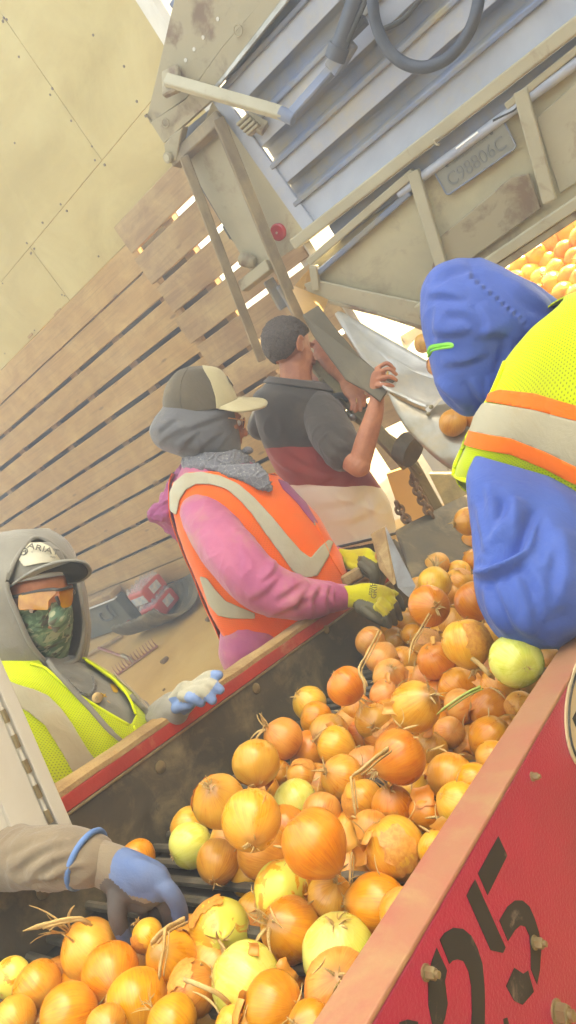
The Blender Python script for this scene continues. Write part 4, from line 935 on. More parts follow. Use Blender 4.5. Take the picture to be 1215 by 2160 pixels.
cr_ = creases([([(662, 1302), (655, 1268), (672, 1232)], 5, .010), ([(690, 1298), (684, 1262), (694, 1232)], 4, .010), ([(640, 1308), (622, 1275), (650, 1225)], 6, .009), ([(705, 1292), (701, 1262), (706, 1236)], 2.5, .006), ([(560, 1300), (610, 1275), (660, 1250)], 6, .010), ([(575, 1262), (610, 1240), (640, 1222)], 6, .008), ([(520, 1262), (560, 1240), (585, 1205)], 7, .008), ([(545, 1225), (572, 1205), (580, 1180)], 5, .009), ([(470, 1100), (520, 1140), (560, 1175)], 7, .005), ([(505, 1120), (520, 1180), (512, 1235)], 8, .004), ([(425, 1130), (450, 1180), (490, 1240)], 8, .005), ([(500, 1362), (540, 1352), (580, 1360)], 5, .006)])
wrinkle(me, .003, 9, (1, 1, .6), 2, cr_); obj('jacket', me, PINK, W1)
# jacket hood hanging at the back
hr = [(398, 968, 440, 985, 2.45, 1.6), (368, 1005, 420, 1020, 2.47, 1.6), (342, 1050, 405, 1060, 2.5, 1.4), (318, 1086, 396, 1090, 2.5, 1.2), (338, 1104, 392, 1118, 2.5, 1.1), (366, 1130, 390, 1140, 2.48, 1.0), (374, 1142, 388, 1146, 2.47, .9)]
me = fuse([grid_mb(ring_loft(hr, 40, 40))], .006, 3); wrinkle(me, .010, 18, (1, 1, .7), 5, folds([((345, 1100, 2.42), (395, 990, 2.36), .009, .010), ((378, 1130, 2.42), (400, 1020, 2.38), .008, .010)])); obj('jacket_hood', me, PURP, W1)
# vest
GV = ring_loft([(r_[0] - 3, r_[1], r_[2] + 2, r_[3], r_[4], r_[5] * 1.0) for r_ in rows], 130, 190, 2.2); QV = project(GV); ns = near_side(GV)
ou = [(405, 1000), (372, 1022), (372, 1060), (384, 1120), (402, 1170), (430, 1235), (452, 1290), (478, 1335), (545, 1367), (560, 1364), (600, 1330), (660, 1285), (726, 1228), (714, 1180), (690, 1120), (668, 1085), (630, 1040), (598, 1020), (560, 1008), (500, 1004), (450, 998)]
vv = np.linspace(0, 1, 130)[:, None]
Fb = np.minimum(vv - .16, .80 - vv) * 300 + 0 * QV[..., 0]
Fv = np.where(ns, sd_poly(QV, ou), Fb)
ve = patch('safety_vest', GV, Fv, .016, [ORANGE], W1, .003, .006, 3)
st = [[(372, 1075), (370, 1040), (378, 1020), (400, 1003), (430, 1000), (465, 1008), (500, 1025), (535, 1055), (575, 1098), (600, 1130), (630, 1165), (650, 1180), (668, 1158), (682, 1145), (692, 1150), (684, 1180), (664, 1215), (640, 1218), (615, 1205), (590, 1170), (560, 1128), (530, 1085), (505, 1058), (478, 1035), (445, 1025), (418, 1024), (400, 1035), (388, 1055), (384, 1085)],
      [(432, 1210), (446, 1216), (462, 1240), (482, 1265), (540, 1290), (540, 1300), (492, 1300), (470, 1294), (452, 1270)]]
for s_ in st: patch('reflective_stripe', GV, np.where(ns, sd_poly(QV, s_), -9), .0225, [SILVER], ve, .002, .006, 3)
patch('jacket_front', GV, np.where(ns, sd_poly(QV, [(578, 1020), (596, 1028), (640, 1068), (662, 1110), (652, 1108), (622, 1070), (590, 1040)]), -9), .021, [PURP], W1, .002, .006, 3)
m = MB(); m.tube(lift(GV, [(655, 1105), (672, 1140), (690, 1180), (712, 1215)], .021), .003, 6); m.build('zip', ORANGEB, ve, smooth=True)
m = MB(); P, n_ = surf(GV, 654, 1103); m.cyl(P + n_ * .02, P + n_ * .026 + CAMD * .02, .004, 8); m.build('zip_pull', RUST, ve)
# bandana, hood, cap
me = fuse([grid_mb(ring_loft([(390, 958, 512, 950, 2.42, .95), (384, 978, 534, 972, 2.42, .95), (392, 998, 545, 996, 2.42, .9), (420, 1012, 545, 1010, 2.42, .8)], 24, 50)), grid_mb(ring_loft([(430, 985, 548, 978, 2.30, .25), (482, 1006, 566, 1004, 2.27, .2), (536, 1026, 574, 1022, 2.26, .22), (566, 1040, 578, 1034, 2.26, .4)], 24, 30))], .004, 3)
wrinkle(me, .005, 24, (1, 1, 1.6), 4); obj('bandana', me, BAND, W1)
m = ell(A_(523, 950, 2.40), CAMR * .02, CAMF * .025, CAMD * .014); mb = MB(); mb.add(m.v, m.f); mb.build('bandana_knot', BAND, W1, smooth=True)
me = fuse([grid_mb(ring_loft([(360, 835, 492, 835, 2.42, .9), (342, 862, 497, 860, 2.42, .88), (320, 895, 500, 890, 2.42, .85), (318, 918, 504, 915, 2.42, .82), (338, 945, 506, 940, 2.42, .82), (385, 965, 506, 958, 2.42, .85), (400, 985, 500, 975, 2.42, .85)], 60, 70))], .005, 3)
wrinkle(me, .0015, 9, (1, 1, .9), 8, creases([([(352, 930), (390, 905), (440, 885), (490, 868)], 5, .006), ([(332, 912), (352, 893), (375, 880)], 4, .006), ([(328, 938), (360, 915), (395, 895)], 4, .005), ([(372, 958), (392, 930), (420, 905)], 5, .006), ([(405, 962), (430, 935), (470, 905)], 5, .005), ([(450, 960), (470, 930), (492, 905)], 4, .004), ([(494, 872), (500, 915), (503, 960)], 3, .004)])); obj('head_wrap', me, GREYH, W1)
GC = ring_loft([(398, 774, 428, 772, 2.42, 1.0), (372, 786, 462, 780, 2.42, .95), (353, 812, 484, 808, 2.42, .92), (345, 842, 497, 836, 2.42, .90), (346, 876, 503, 856, 2.42, .88)], 60, 80, 2.0)
Q = project(GC); nc = near_side(GC); vv = np.linspace(0, 1, 60)[:, None]; front = sd_poly(Q, [(424, 766), (470, 770), (520, 830), (515, 870), (456, 866), (454, 838), (444, 806), (430, 782)])
Fc = np.where(nc, front, (GC - np.array(A_(442, 820, 2.42))) @ np.array(CAMR) * 400)
cp = patch('cap', GC, np.ones_like(Fc), .0, [CAPD], W1, .003); patch('front_panel', GC, Fc, .003, [CAPC], cp, .0015)
m = MB(); P, n_ = surf(GC, 484, 803); m.lathe(P + n_ * .005, n_, [(0, .022), (.002, .022), (.0025, .0)], 24); bg_ = m.build('cap_badge', mat('badge_dark', srgb(88, 66, 58), rough=.7), cp); m = MB(); m.lathe(P + n_ * .0076, n_, [(0, .015), (.001, .015), (.0015, 0)], 20); m.build('badge_face', CAPC, bg_)
for x, y in ((366, 808), (402, 800)):
    P, n_ = surf(GC, x, y); m = MB(); m.lathe(P + n_ * .001, n_, [(0, .005), (.001, .005), (.0012, .002)], 12); m.build('eyelet', CAPD, cp)
m = MB(); m.tube(lift(GC, [(398, 776), (385, 800), (380, 830), (383, 862)], .003), .0016, 6); m.build('seam', CAPD, cp, smooth=True)
def sheet_between(name, inner, outer, mt, parent, th=.004, n=24, k=8, sag=0, crop=None, shift=0):
    a, b = spline([list(at(*p)) for p in inner], n), spline([list(at(*p)) for p in outer], n)
    if crop: a, b = a[int(crop * n):] - np.array(CAMF) * shift, b[int(crop * n):] - np.array(CAMF) * shift; n = len(a)
    G = np.stack([a * (1 - s_) + b * s_ - np.array(CAMD) * sag * math.sin(math.pi * s_) for s_ in np.linspace(0, 1, k)]); m = MB()
    m.add([tuple(p) for p in G.reshape(-1, 3)], [(i * n + j, i * n + j + 1, (i + 1) * n + j + 1, (i + 1) * n + j) for i in range(k - 1) for j in range(n - 1)])
    o = m.build(name, mt, parent, smooth=True); md = o.modifiers.new('t', 'SOLIDIFY'); md.thickness = th; md.offset = 0; return o
sheet_between('brim', [(456, 862, 2.33), (480, 852, 2.31), (500, 842, 2.37), (500, 838, 2.47), (480, 838, 2.53)], [(462, 863, 2.32), (510, 869, 2.27), (560, 858, 2.38), (556, 842, 2.47), (505, 838, 2.54)], CAPC, cp, .005)
# glasses
m = MB(); r_, f_, u_ = frame(CAMR * .96 + CAMF * .22, -CAMD * .98 - CAMR * .16)
for sg in (1, -1): m.tube([L(sg * .034 + .026 * math.cos(a), .098, -.002 + .02 * math.sin(a)) for a in np.linspace(0, 2 * math.pi, 17)], .0018, 6); m.tube([L(sg * .06, .098, .004), L(sg * .078, .04, .006), L(sg * .08, -.01, .004)], .002, 6)
m.tube([L(-.01, .1, 0), L(0, .102, .003), L(.01, .1, 0)], .0018, 6); m.build('glasses', mat('amber_frame', srgb(214, 150, 84), rough=.3), W1, smooth=True)
for sg in (1, -1):
    m = MB(); m.lathe(L(sg * .034, .097, -.002), f_, [(0, .023), (.002, .022)], 16); m.build('lens', mat('tinted_lens', srgb(150, 96, 70), rough=.1, coat=.5), W1)
# gloves
def palm(pts, rad, flat, k, up=None): m = limb([at(*p) for p in pts], rad, 18, flat, 16, up); return (m, k)
rr = [.0125, .0122, .0105]
glove('glove', W1, [palm([(712, 1259, 2.13), (745, 1258, 2.11), (772, 1256, 2.09), (806, 1262, 2.07)], [.036, .036, .040, .042], .62, 0, up=CAMF), palm([(762, 1280, 2.08), (790, 1292, 2.06), (814, 1300, 2.05)], [.024, .029, .022], .7, 1, up=CAMF)],
      [([(806, 1246, 2.09), (836, 1256, 2.085), (850, 1284, 2.09)], rr, [0, 0, 1, 1]), ([(806, 1257, 2.06), (832, 1272, 2.045), (844, 1304, 2.06)], rr, [0, 0, 1, 1]), ([(804, 1268, 2.04), (824, 1286, 2.03), (833, 1314, 2.04)], rr, [0, 0, 1, 1]), ([(798, 1278, 2.03), (814, 1296, 2.02), (820, 1320, 2.03)], rr, [0, 0, 1, 1]), ([(768, 1286, 2.05), (788, 1302, 2.03), (810, 1316, 2.035)], [.014, .0135, .011], [1])], [GYEL, GGRY])
P = at(786, 1252, 2.02)
text('max', .020, at(781, 1244, 2.036), CAMR * .10 - CAMD * .99 - CAMF * .1, -CAMR * .97 - CAMD * .1 + CAMF * .15, GGRY, W1, .001, 'glove_print'); text('GRIP', .024, at(790, 1246, 2.034), CAMR * .10 - CAMD * .99 - CAMF * .1, -CAMR * .97 - CAMD * .1 + CAMF * .15, GGRY, W1, .001, 'glove_print')
glove('glove', W1, [palm([(702, 1174, 2.44), (732, 1180, 2.40), (752, 1180, 2.37), (772, 1176, 2.34)], [.036, .036, .038, .036], .7, 0, up=CAMF)],
      [([(772, 1166, 2.36), (800, 1178, 2.33), (812, 1204, 2.32), (806, 1228, 2.32)], [.013, .013, .012, .011], [0, 1, 1]), ([(772, 1174, 2.33), (796, 1186, 2.30), (806, 1210, 2.30), (800, 1232, 2.30)], [.013, .013, .012, .011], [0, 1, 1]), ([(768, 1182, 2.32), (788, 1196, 2.28), (796, 1216, 2.28), (792, 1234, 2.29)], [.013, .013, .012, .011], [1]), ([(760, 1190, 2.31), (778, 1206, 2.28), (786, 1222, 2.28), (784, 1236, 2.29)], [.012, .012, .011, .01], [1]), ([(738, 1192, 2.37), (765, 1204, 2.33), (792, 1222, 2.31)], [.016, .015, .012], [0, 1, 1])], [GYEL, GGRY])
MB().bar(A_(722, 1228, 2.30), A_(760, 1206, 2.32), .04, .03).build('handle_grip', RAIL, cv, bev=.006)
# ================================================================== man in the polo shirt
hip = at(770, 1160, 2.82); W2 = thing('person', 'bareheaded man in charcoal, maroon and cream polo shirt gripping the rubber board', 'person', (hip[0], hip[1], 0))
rows = [(574, 796, 676, 806, 2.74, 1.0), (556, 815, 700, 832, 2.74, .95), (533, 838, 722, 858, 2.74, .82), (542, 895, 742, 910, 2.74, .72), (564, 955, 762, 968, 2.75, .68), (596, 1022, 792, 1012, 2.76, .68), (638, 1085, 822, 1062, 2.78, .70), (684, 1143, 834, 1108, 2.80, .72), (700, 1165, 838, 1135, 2.80, .72)]
G2 = ring_loft(rows, 100, 140, 2.3)
body = [limb([A_(625, 800, 2.74), A_(640, 870, 2.74), A_(700, 1010, 2.76), A_(765, 1150, 2.8)], [.05, .085, .085, .08], 20), limb([A_(620, 735, 2.74), A_(627, 830, 2.74)], [.066, .068], 16)]
hv, L = head(A_(612, 738, 2.72), CAMR * .82 + CAMF * .55 + CAMD * .02, -CAMD * .97 - CAMR * .22, 1.04); body += hv
up_ = [A_(690, 885, 2.62), A_(716, 945, 2.54), A_(757, 982, 2.46), A_(772, 930, 2.45), A_(790, 872, 2.45), A_(796, 838, 2.45)]
body.append(limb(up_[:3], [.055, .052, .045])); body.append(limb(up_[2:], [.042, .041, .034, .027], flat=.9))
lf = [A_(690, 860, 2.86), A_(670, 790, 2.95), A_(672, 735, 2.86), A_(700, 768, 2.78), A_(728, 800, 2.70)]
body.append(limb(lf[:3], [.05, .046, .042])); body.append(limb(lf[2:], [.043, .04, .028], flat=.9))
# hands, five fingers each
fr_ = [.0088, .0084, .0072]
hd2 = [palm([(796, 842, 2.45), (797, 815, 2.44), (799, 796, 2.43)], [.026, .031, .031], .5, 0, up=CAMF)[0]]
for pts in ([(794, 778, 2.44), (816, 766, 2.42), (832, 779, 2.42)], [(796, 788, 2.43), (820, 778, 2.40), (836, 790, 2.40)], [(797, 800, 2.42), (821, 794, 2.39), (836, 802, 2.39)], [(797, 812, 2.42), (817, 812, 2.39), (829, 815, 2.395)], [(793, 822, 2.45), (808, 806, 2.47), (820, 796, 2.48)]):
    hd2.append(limb([at(*p) for p in pts], fr_, 10, k=10))
hd2.append(palm([(728, 800, 2.70), (740, 820, 2.66), (750, 832, 2.64)], [.028, .036, .036], .55, 0, up=CAMF)[0])
for pts in ([(756, 824, 2.64), (768, 838, 2.61), (768, 856, 2.61)], [(752, 832, 2.63), (762, 848, 2.60), (760, 866, 2.60)], [(746, 838, 2.63), (752, 854, 2.60), (749, 868, 2.60)], [(738, 840, 2.64), (743, 854, 2.61), (740, 864, 2.61)], [(752, 812, 2.66), (772, 822, 2.62), (780, 836, 2.60)]):
    hd2.append(limb([at(*p) for p in pts], fr_, 10, k=10))
legs(W2, hip + Vector((-.04, 0, -.06)), CAMR + CAMF * .3, JEAN, BOOT, body)
me = fuse(body + hd2, .0042, 2); b = obj('body', me, SKIN, W2); eyes(b, L, 1.04)
for x, y, d in ((818, 787, 2.392), (752, 846, 2.588)):
    c = at(x, y, d); m = MB(); m.tube([c + CAMR * .0 + CAMD * (.011 * math.cos(a)) + CAMF * (.011 * math.sin(a) + .009) for a in np.linspace(0, 2 * math.pi, 17)], .0022, 6); m.build('ring', mat('gold', srgb(224, 190, 110), rough=.25, metal=.9), W2, smooth=True)
# hair
r_, f_, u_ = frame(CAMR * .82 + CAMF * .55 + CAMD * .02, -CAMD * .97 - CAMR * .22)
def shell(c, a, b, d, nv=130, nu=180):
    c, a, b, d = (np.array(q_, float) for q_ in (c, a, b, d)); f1 = np.linspace(.0005, math.pi - .0005, nv)[:, None, None]; th = np.linspace(0, 2 * math.pi, nu, endpoint=False)[None, :, None]
    return c + d * np.cos(f1) + (a * np.cos(th) + b * np.sin(th)) * np.sin(f1)
s_ = 1.04; GH = shell(L(0, -.013, .030), r_ * .0835 * s_, f_ * .106 * s_, u_ * .099 * s_)
loc = (GH - np.array(L(0, 0, 0))) / s_; ly, lz, lx = loc @ np.array(f_), loc @ np.array(u_), np.abs(loc @ np.array(r_))
FH = np.minimum(lz - np.where(ly > .045, .075, np.where(ly > .0, .018 + (ly) * .9, np.maximum(-.055, .018 + (ly) * 1.6))), .105 - ly) * 500
FH = np.maximum(FH, np.minimum((.03 - np.abs(ly - .022)) * 0 - 1, -1))
HAIRN = GH + grid_normals(GH) * np.array([.004 * noise.noise(Vector(p * 60)) + .0035 * noise.noise(Vector((p[0] * 260, p[1] * 260, p[2] * 120))) for p in GH.reshape(-1, 3)]).reshape(GH.shape[:2])[..., None]
patch('hair', HAIRN, FH, .0, [HAIR], W2, .004)
# polo shirt: body and sleeves, colour blocked
def polo():
    t = NT('polo_blocks'); v = t.n('ShaderNodeNewGeometry').outputs['Position']
    a0, a1 = np.array(A_(640, 950, 2.6)), np.array(A_(680, 1020, 2.6)); ax = (a1 - a0) / np.linalg.norm(a1 - a0)
    tilt = np.array(CAMD) * .93 + np.array(CAMR) * -.02; tilt /= np.linalg.norm(tilt)
    d = t.n('ShaderNodeVectorMath', operation='DOT_PRODUCT'); t.l(v, d.inputs[0]); d.inputs[1].default_value = tuple(tilt)
    s0 = float(np.array(A_(600, 940, 2.58)) @ tilt); s1 = float(np.array(A_(650, 1022, 2.6)) @ tilt)
    h = t.math('ADD', d.outputs['Value'], t.math('MULTIPLY', t.noise(v, 6, 2), .03)); h = t.math('MULTIPLY_ADD', h, 1.0, 1 - s0 - .015)
    h = t.math('MULTIPLY', h, .5)
    k = t.ramp(h, [(0, srgb(68, 60, 54)), (.5, srgb(150, 58, 50)), (.5 + (s1 - s0) / 2, srgb(246, 236, 212))], 'CONSTANT')
    t.col(t.mix(t.ramp(t.noise(v, 9, 5), [(.5, 0.0), (.85, .2)]), k, srgb(170, 150, 118))); t.set(rough=.85, sheen=.25, spec=.25); t.bump(t.noise(v, 600, 3), .2, .001); return t.m
slv = [A_(672, 870, 2.66), A_(700, 915, 2.58), A_(724, 952, 2.52)]
tor = fuse([grid_mb(G2), limb([A_(585, 845, 2.78), A_(550, 900, 2.84)], [.07, .06])], .0075, 4)
wrinkle(tor, .003, 9, (1, 1, .6), 6, creases([([(565, 945), (610, 985), (690, 1010)], 5, .007), ([(575, 965), (625, 1000), (690, 1020)], 5, .006), ([(600, 945), (650, 975), (700, 990)], 5, .006), ([(610, 1020), (660, 1015), (720, 1000)], 5, .006), ([(640, 930), (650, 900), (660, 870)], 6, .006), ([(660, 960), (680, 985), (705, 990)], 5, .007), ([(660, 1060), (740, 1050), (790, 1010)], 8, .006), ([(690, 1100), (760, 1085), (810, 1050)], 8, .006), ([(770, 1020), (785, 1060), (790, 1100)], 6, .006), ([(560, 850), (590, 880), (600, 930)], 8, .005)]))
ps = obj('polo_shirt', tor, polo(), W2)
me = fuse([limb(slv, [.088, .088, .078], 20)], .006, 4); wrinkle(me, .002, 12, (1, 1, .6), 9, creases([([(690, 872), (712, 905), (742, 925)], 5, .006), ([(680, 895), (705, 935), (735, 950)], 5, .007), ([(668, 915), (690, 955), (712, 975)], 5, .007), ([(720, 900), (735, 912), (748, 915)], 4, .005), ([(655, 880), (662, 920), (682, 960)], 6, .006)])); obj('sleeve', me, NAVY, W2)
m = MB(); cr = ring_loft([(570, 797, 686, 812, 2.74, .92), (558, 808, 700, 828, 2.74, .92)], 8, 60); patch('collar', cr, np.ones(cr.shape[:2]), .006, [NAVY], W2, .006)
m = MB(); m.tube([Vector(p) + Vector(p - G2[-6].mean(0)) * .03 for p in G2[-6]] + [Vector(G2[-6][0]) + Vector(G2[-6][0] - G2[-6].mean(0)) * .03], .006, 6); m.build('belt', BLACK, W2, smooth=True)
# ================================================================== worker in grey hoodie and lime vest
hip = at(110, 1900, 1.72); W3 = thing('person', 'worker in grey hoodie, lime vest and amber glasses, one glove on the rail', 'person', (hip[0], hip[1], 0))
rows = [(-40, 1385, 160, 1385, 1.68, .7), (-100, 1405, 176, 1400, 1.68, .65), (-160, 1440, 226, 1434, 1.68, .6), (-185, 1490, 272, 1474, 1.68, .56), (-190, 1560, 304, 1522, 1.68, .56), (-180, 1650, 326, 1590, 1.69, .56), (-140, 1800, 330, 1720, 1.7, .56), (-100, 1960, 320, 1880, 1.72, .56), (-80, 2060, 310, 2000, 1.72, .56)]
G3 = ring_loft(rows, 120, 170, 2.25)
body = [limb([A_(85, 1380, 1.68), A_(60, 1480, 1.69), A_(90, 1700, 1.7), A_(110, 1900, 1.72)], [.05, .12, .12, .12], 20), limb([A_(80, 1290, 1.68), A_(85, 1420, 1.69)], [.06, .065], 14)]
fw3, up3 = -CAMF * .80 + CAMR * .58 + CAMD * .10, -CAMD * .98 - CAMR * .14
hv, L = head(A_(80, 1268, 1.655), fw3, up3, 1.0); body += hv
la = [A_(268, 1530, 1.74), A_(300, 1600, 1.74), A_(335, 1530, 1.70), A_(366, 1495, 1.64)]
ra = [A_(-150, 1500, 1.68), A_(-190, 1640, 1.7), A_(-170, 1780, 1.6)]
body += [limb(la, [.05, .045, .04, .03]), limb(ra, [.05, .045, .035])]
legs(W3, hip, CAMR, JEAN, BOOT, body)
me = fuse(body, .006, 3); b = obj('body', me, SKIN, W3); eyes(b, L)
me = fuse([grid_mb(G3), limb(la[:1] + la[1:], [.075, .065, .052, .042], 18), limb(ra, [.08, .07, .055], 18)], .008, 4)
wrinkle(me, .003, 10, (1, 1, .6), 12, creases([([(122, 1418), (150, 1428), (185, 1436)], 4, .008), ([(115, 1425), (150, 1450), (175, 1466)], 4, .006), ([(150, 1408), (180, 1425), (200, 1445)], 4, .006), ([(205, 1470), (240, 1490), (262, 1515)], 5, .006), ([(290, 1512), (320, 1520), (350, 1512)], 4, .005)])); obj('hoodie', me, GREYL, W3)
m = MB(); c = lift(G3, [(228, 1446), (238, 1444), (248, 1458), (244, 1464), (234, 1460)], .004, 10); m.prism(c, -CAMF * .001)
for a, b2 in (((208, 1462), (226, 1474)), ((214, 1474), (222, 1464)), ((222, 1478), (232, 1486))): m.tube(lift(G3, [a, b2], .004, 4), .0018, 5)
m.build('chest_print', mat('print_yellow', srgb(206, 160, 50), rough=.6), W3)
GV = ring_loft([(r_[0] - 4, r_[1], r_[2] + 3, r_[3], r_[4], r_[5] * 1.02) for r_ in rows], 140, 220, 2.25); QV = project(GV); ns = near_side(GV)
neck = [(60, 1372), (92, 1412), (118, 1432), (150, 1456), (210, 1496), (270, 1530), (279, 1512), (264, 1478), (232, 1440), (166, 1396), (150, 1370)]
vv = np.linspace(0, 1, 140)[:, None]; Fb = np.minimum(vv - .10, .93 - vv) * 300 + 0 * QV[..., 0]
ve = patch('safety_vest', GV, np.where(ns, np.minimum(Fb, -sd_poly(QV, neck)), Fb), .012, [LIME], W3, .003, .005, 4)
for s_ in ([(0, 1432), (40, 1446), (75, 1456), (103, 1468), (130, 1496), (152, 1524), (185, 1577), (215, 1618), (260, 1690), (215, 1720), (169, 1647), (136, 1586), (99, 1528), (62, 1500), (20, 1478), (-20, 1470)], [(180, 1396), (204, 1404), (244, 1436), (284, 1474), (330, 1524), (345, 1545), (322, 1548), (300, 1510), (270, 1470), (228, 1430)]):
    patch('reflective_stripe', GV, np.where(ns, sd_poly(QV, s_), -9), .0175, [SILVER], ve, .002, .005, 4)
for ln in ([(62, 1408), (92, 1416), (118, 1436), (150, 1460), (210, 1499), (268, 1532)], [(170, 1400), (232, 1443), (262, 1478), (277, 1512)]):
    m = MB(); m.tube(lift(GV, ln, .015, 30), .0035, 6); m.build('binding', LIMEB, ve, smooth=True)
m = MB(); m.tube(lift(GV, [(272, 1530), (282, 1552), (290, 1575)], .015, 10), .003, 6); m.build('zip', LIMEB, ve, smooth=True)
for ln in ([(97, 1404), (112, 1424), (140, 1450), (185, 1496), (225, 1538), (245, 1556), (268, 1576)], [(262, 1476), (276, 1492), (296, 1512), (314, 1540)]):
    m = MB(); m.tube(lift(GV, ln, .021, 40), [.0065] * 28 + [.0055] * 6 + [.002] * 6, 8, 0, .4); m.build('drawstring', GREYL, W3, smooth=True)
# hood with its opening
GHd = ring_loft([(30, 1124, 96, 1122, 1.70, 1.1), (-18, 1140, 134, 1146, 1.70, .98), (-42, 1172, 156, 1186, 1.69, .92), (-52, 1225, 172, 1240, 1.68, .9), (-60, 1290, 181, 1302, 1.68, .88), (-62, 1350, 178, 1360, 1.68, .86), (-64, 1395, 168, 1398, 1.68, .8), (-60, 1425, 160, 1418, 1.68, .76)], 110, 130, 2.1)
Q = project(GHd); ns = near_side(GHd)
op = [(15, 1228), (26, 1203), (37, 1177), (57, 1150), (73, 1137), (87, 1140), (118, 1158), (140, 1184), (157, 1214), (168, 1260), (174, 1300), (172, 1345), (158, 1390), (122, 1402), (98, 1398), (65, 1357), (40, 1301), (20, 1254)]
hd3 = patch('hood', GHd, np.where(ns, -sd_poly(Q, op), 50), .004, [GREYL], W3, .006, .010, 7)
m = MB(); l_ = lift(GHd, [(15, 1228), (37, 1177), (73, 1137), (118, 1158), (157, 1214), (174, 1300), (172, 1345), (158, 1390), (128, 1402)], .004, 60); m.tube(l_, .006, 8); m.build('hood_hem', GREYL, W3, smooth=True)
m = MB(); l_ = lift(GHd, [(15, 1228), (20, 1254), (40, 1301), (65, 1357), (98, 1398)], .004, 40); m.tube(l_, .006, 8); m.build('hood_hem', GREYL, W3, smooth=True)
# face cover, cap, glasses
GF = ring_loft([(36, 1268, 148, 1272, 1.635, .86), (34, 1286, 152, 1287, 1.63, .92), (38, 1306, 152, 1308, 1.625, 1.0), (50, 1338, 149, 1338, 1.625, 1.02), (68, 1368, 145, 1366, 1.635, .98), (86, 1396, 140, 1394, 1.645, .95), (92, 1414, 136, 1410, 1.65, .95)], 50, 70)
me = fuse([grid_mb(GF), limb([A_(120, 1284, 1.545), A_(127, 1296, 1.525), A_(126, 1316, 1.535)], [.014, .024, .021], 14)], .0045, 4); wrinkle(me, .002, 16, (1, 1, 1.8), 15, creases([([(60, 1310), (95, 1318), (140, 1306)], 4, .005), ([(48, 1296), (80, 1302), (120, 1296)], 3, .003), ([(70, 1350), (100, 1360), (142, 1340)], 4, .005), ([(90, 1380), (115, 1378), (140, 1362)], 4, .005)])); obj('face_cover', me, CAMO, W3)
GC = ring_loft([(52, 1146, 108, 1144, 1.645, 1.0), (32, 1166, 128, 1162, 1.645, 1.0), (21, 1195, 138, 1186, 1.645, 1.0), (17, 1232, 143, 1212, 1.645, 1.0)], 50, 80, 2.1); Q = project(GC); nc = near_side(GC)
cp = patch('cap', GC, np.ones(GC.shape[:2]), .0, [GREYL], W3, .003)
pt = patch('cap_patch', GC, np.where(nc, sd_poly(Q, [(38, 1175), (60, 1148), (85, 1147), (105, 1156), (127, 1185), (84, 1189), (52, 1196)]), -9), .004, [mat('patch_white', srgb(216, 210, 188), srgb(200, 194, 170), 8, .8)], cp, .002)
P, n_ = surf(GC, 89, 1164); rt = (CAMR - n_ * CAMR.dot(n_)).normalized()
text('ARIAT', .023, P + n_ * .0095, rt, n_.cross(rt), BLACK, pt, .0008, 'cap_lettering', 1.15)
text('ORIGINAL BRAND', .0062, P + n_ * .0085 + CAMD * .013, rt, n_.cross(rt), BLACK, pt, .0004, 'cap_lettering', 1.1)
P, n_ = surf(GC, 54, 1166); m = MB(); rt = (CAMR - n_ * CAMR.dot(n_)).normalized(); ut = n_.cross(rt); m.tube([P + n_ * .006 + rt * .009 * math.cos(a) + ut * .009 * math.sin(a) for a in np.linspace(0, 2 * math.pi, 20)], .0011, 5)
m.tube([P + n_ * .006 + rt * x * .005 + ut * y * .005 for x, y in ((-1, -1), (-.8, .8), (0, 0), (.8, .8), (1, -1))], .0011, 5); m.build('cap_emblem', BLACK, pt)
sheet_between('brim', [(19, 1238, 1.585), (50, 1220, 1.55), (95, 1208, 1.54), (132, 1205, 1.57), (143, 1218, 1.62)], [(17, 1240, 1.575), (62, 1208, 1.50), (124, 1184, 1.455), (176, 1185, 1.46), (193, 1208, 1.50), (172, 1226, 1.57), (146, 1230, 1.62)], GREYL, cp, .006)
sheet_between('brim_lining', [(19, 1238, 1.585), (50, 1220, 1.55), (95, 1208, 1.54), (132, 1205, 1.57), (143, 1218, 1.62)], [(17, 1240, 1.575), (62, 1208, 1.50), (122, 1187, 1.455), (173, 1188, 1.46), (189, 1208, 1.50), (170, 1224, 1.57), (146, 1229, 1.62)], mat('brim_underside', srgb(26, 28, 24), rough=.95), cp, .002, 60, 8, 0, .42, .012)
def lens_mat():
    t = NT('amber_lens'); t.col(t.ramp(t.noise(t.coords(), 26, 3), [(.35, srgb(196, 132, 8)), (.65, srgb(228, 176, 40))])); t.set(rough=.05, coat=1.0, coatr=.03)
    tr = t.n('ShaderNodeBsdfTransparent'); tr.inputs[0].default_value = (.92, .50, .06, 1); mx = t.n('ShaderNodeMixShader'); mx.inputs[0].default_value = .62
    t.l(tr.outputs[0], mx.inputs[1]); t.l(t.b.outputs[0], mx.inputs[2]); t.l(mx.outputs[0], t.t.nodes['Material Output'].inputs['Surface']); return t.m
AMB = lens_mat(); gl = []
def zz(x, y, *d): return (x / 5.0625, 1100 + y / 5.0625) + d
for pts, d0, d1 in (([(200, 790), (260, 765), (430, 742), (560, 730), (610, 752), (570, 800), (525, 850), (520, 930), (480, 945), (330, 940), (205, 935)], 1.550, 1.490), ([(630, 735), (760, 704), (782, 740), (766, 890), (670, 920), (648, 860)], 1.490, 1.520)):
    x0, x1 = min(p[0] for p in pts), max(p[0] for p in pts)
    pts = [tuple(p) for p in spline(np.array(pts + pts[:1], float), 4 * len(pts) + 1)[:-1]]
    P = [at(*zz(*p), d0 + (d1 - d0) * (p[0] - x0) / (x1 - x0)) for p in pts]; gl.append(MB().prism(P, -CAMF * .003))
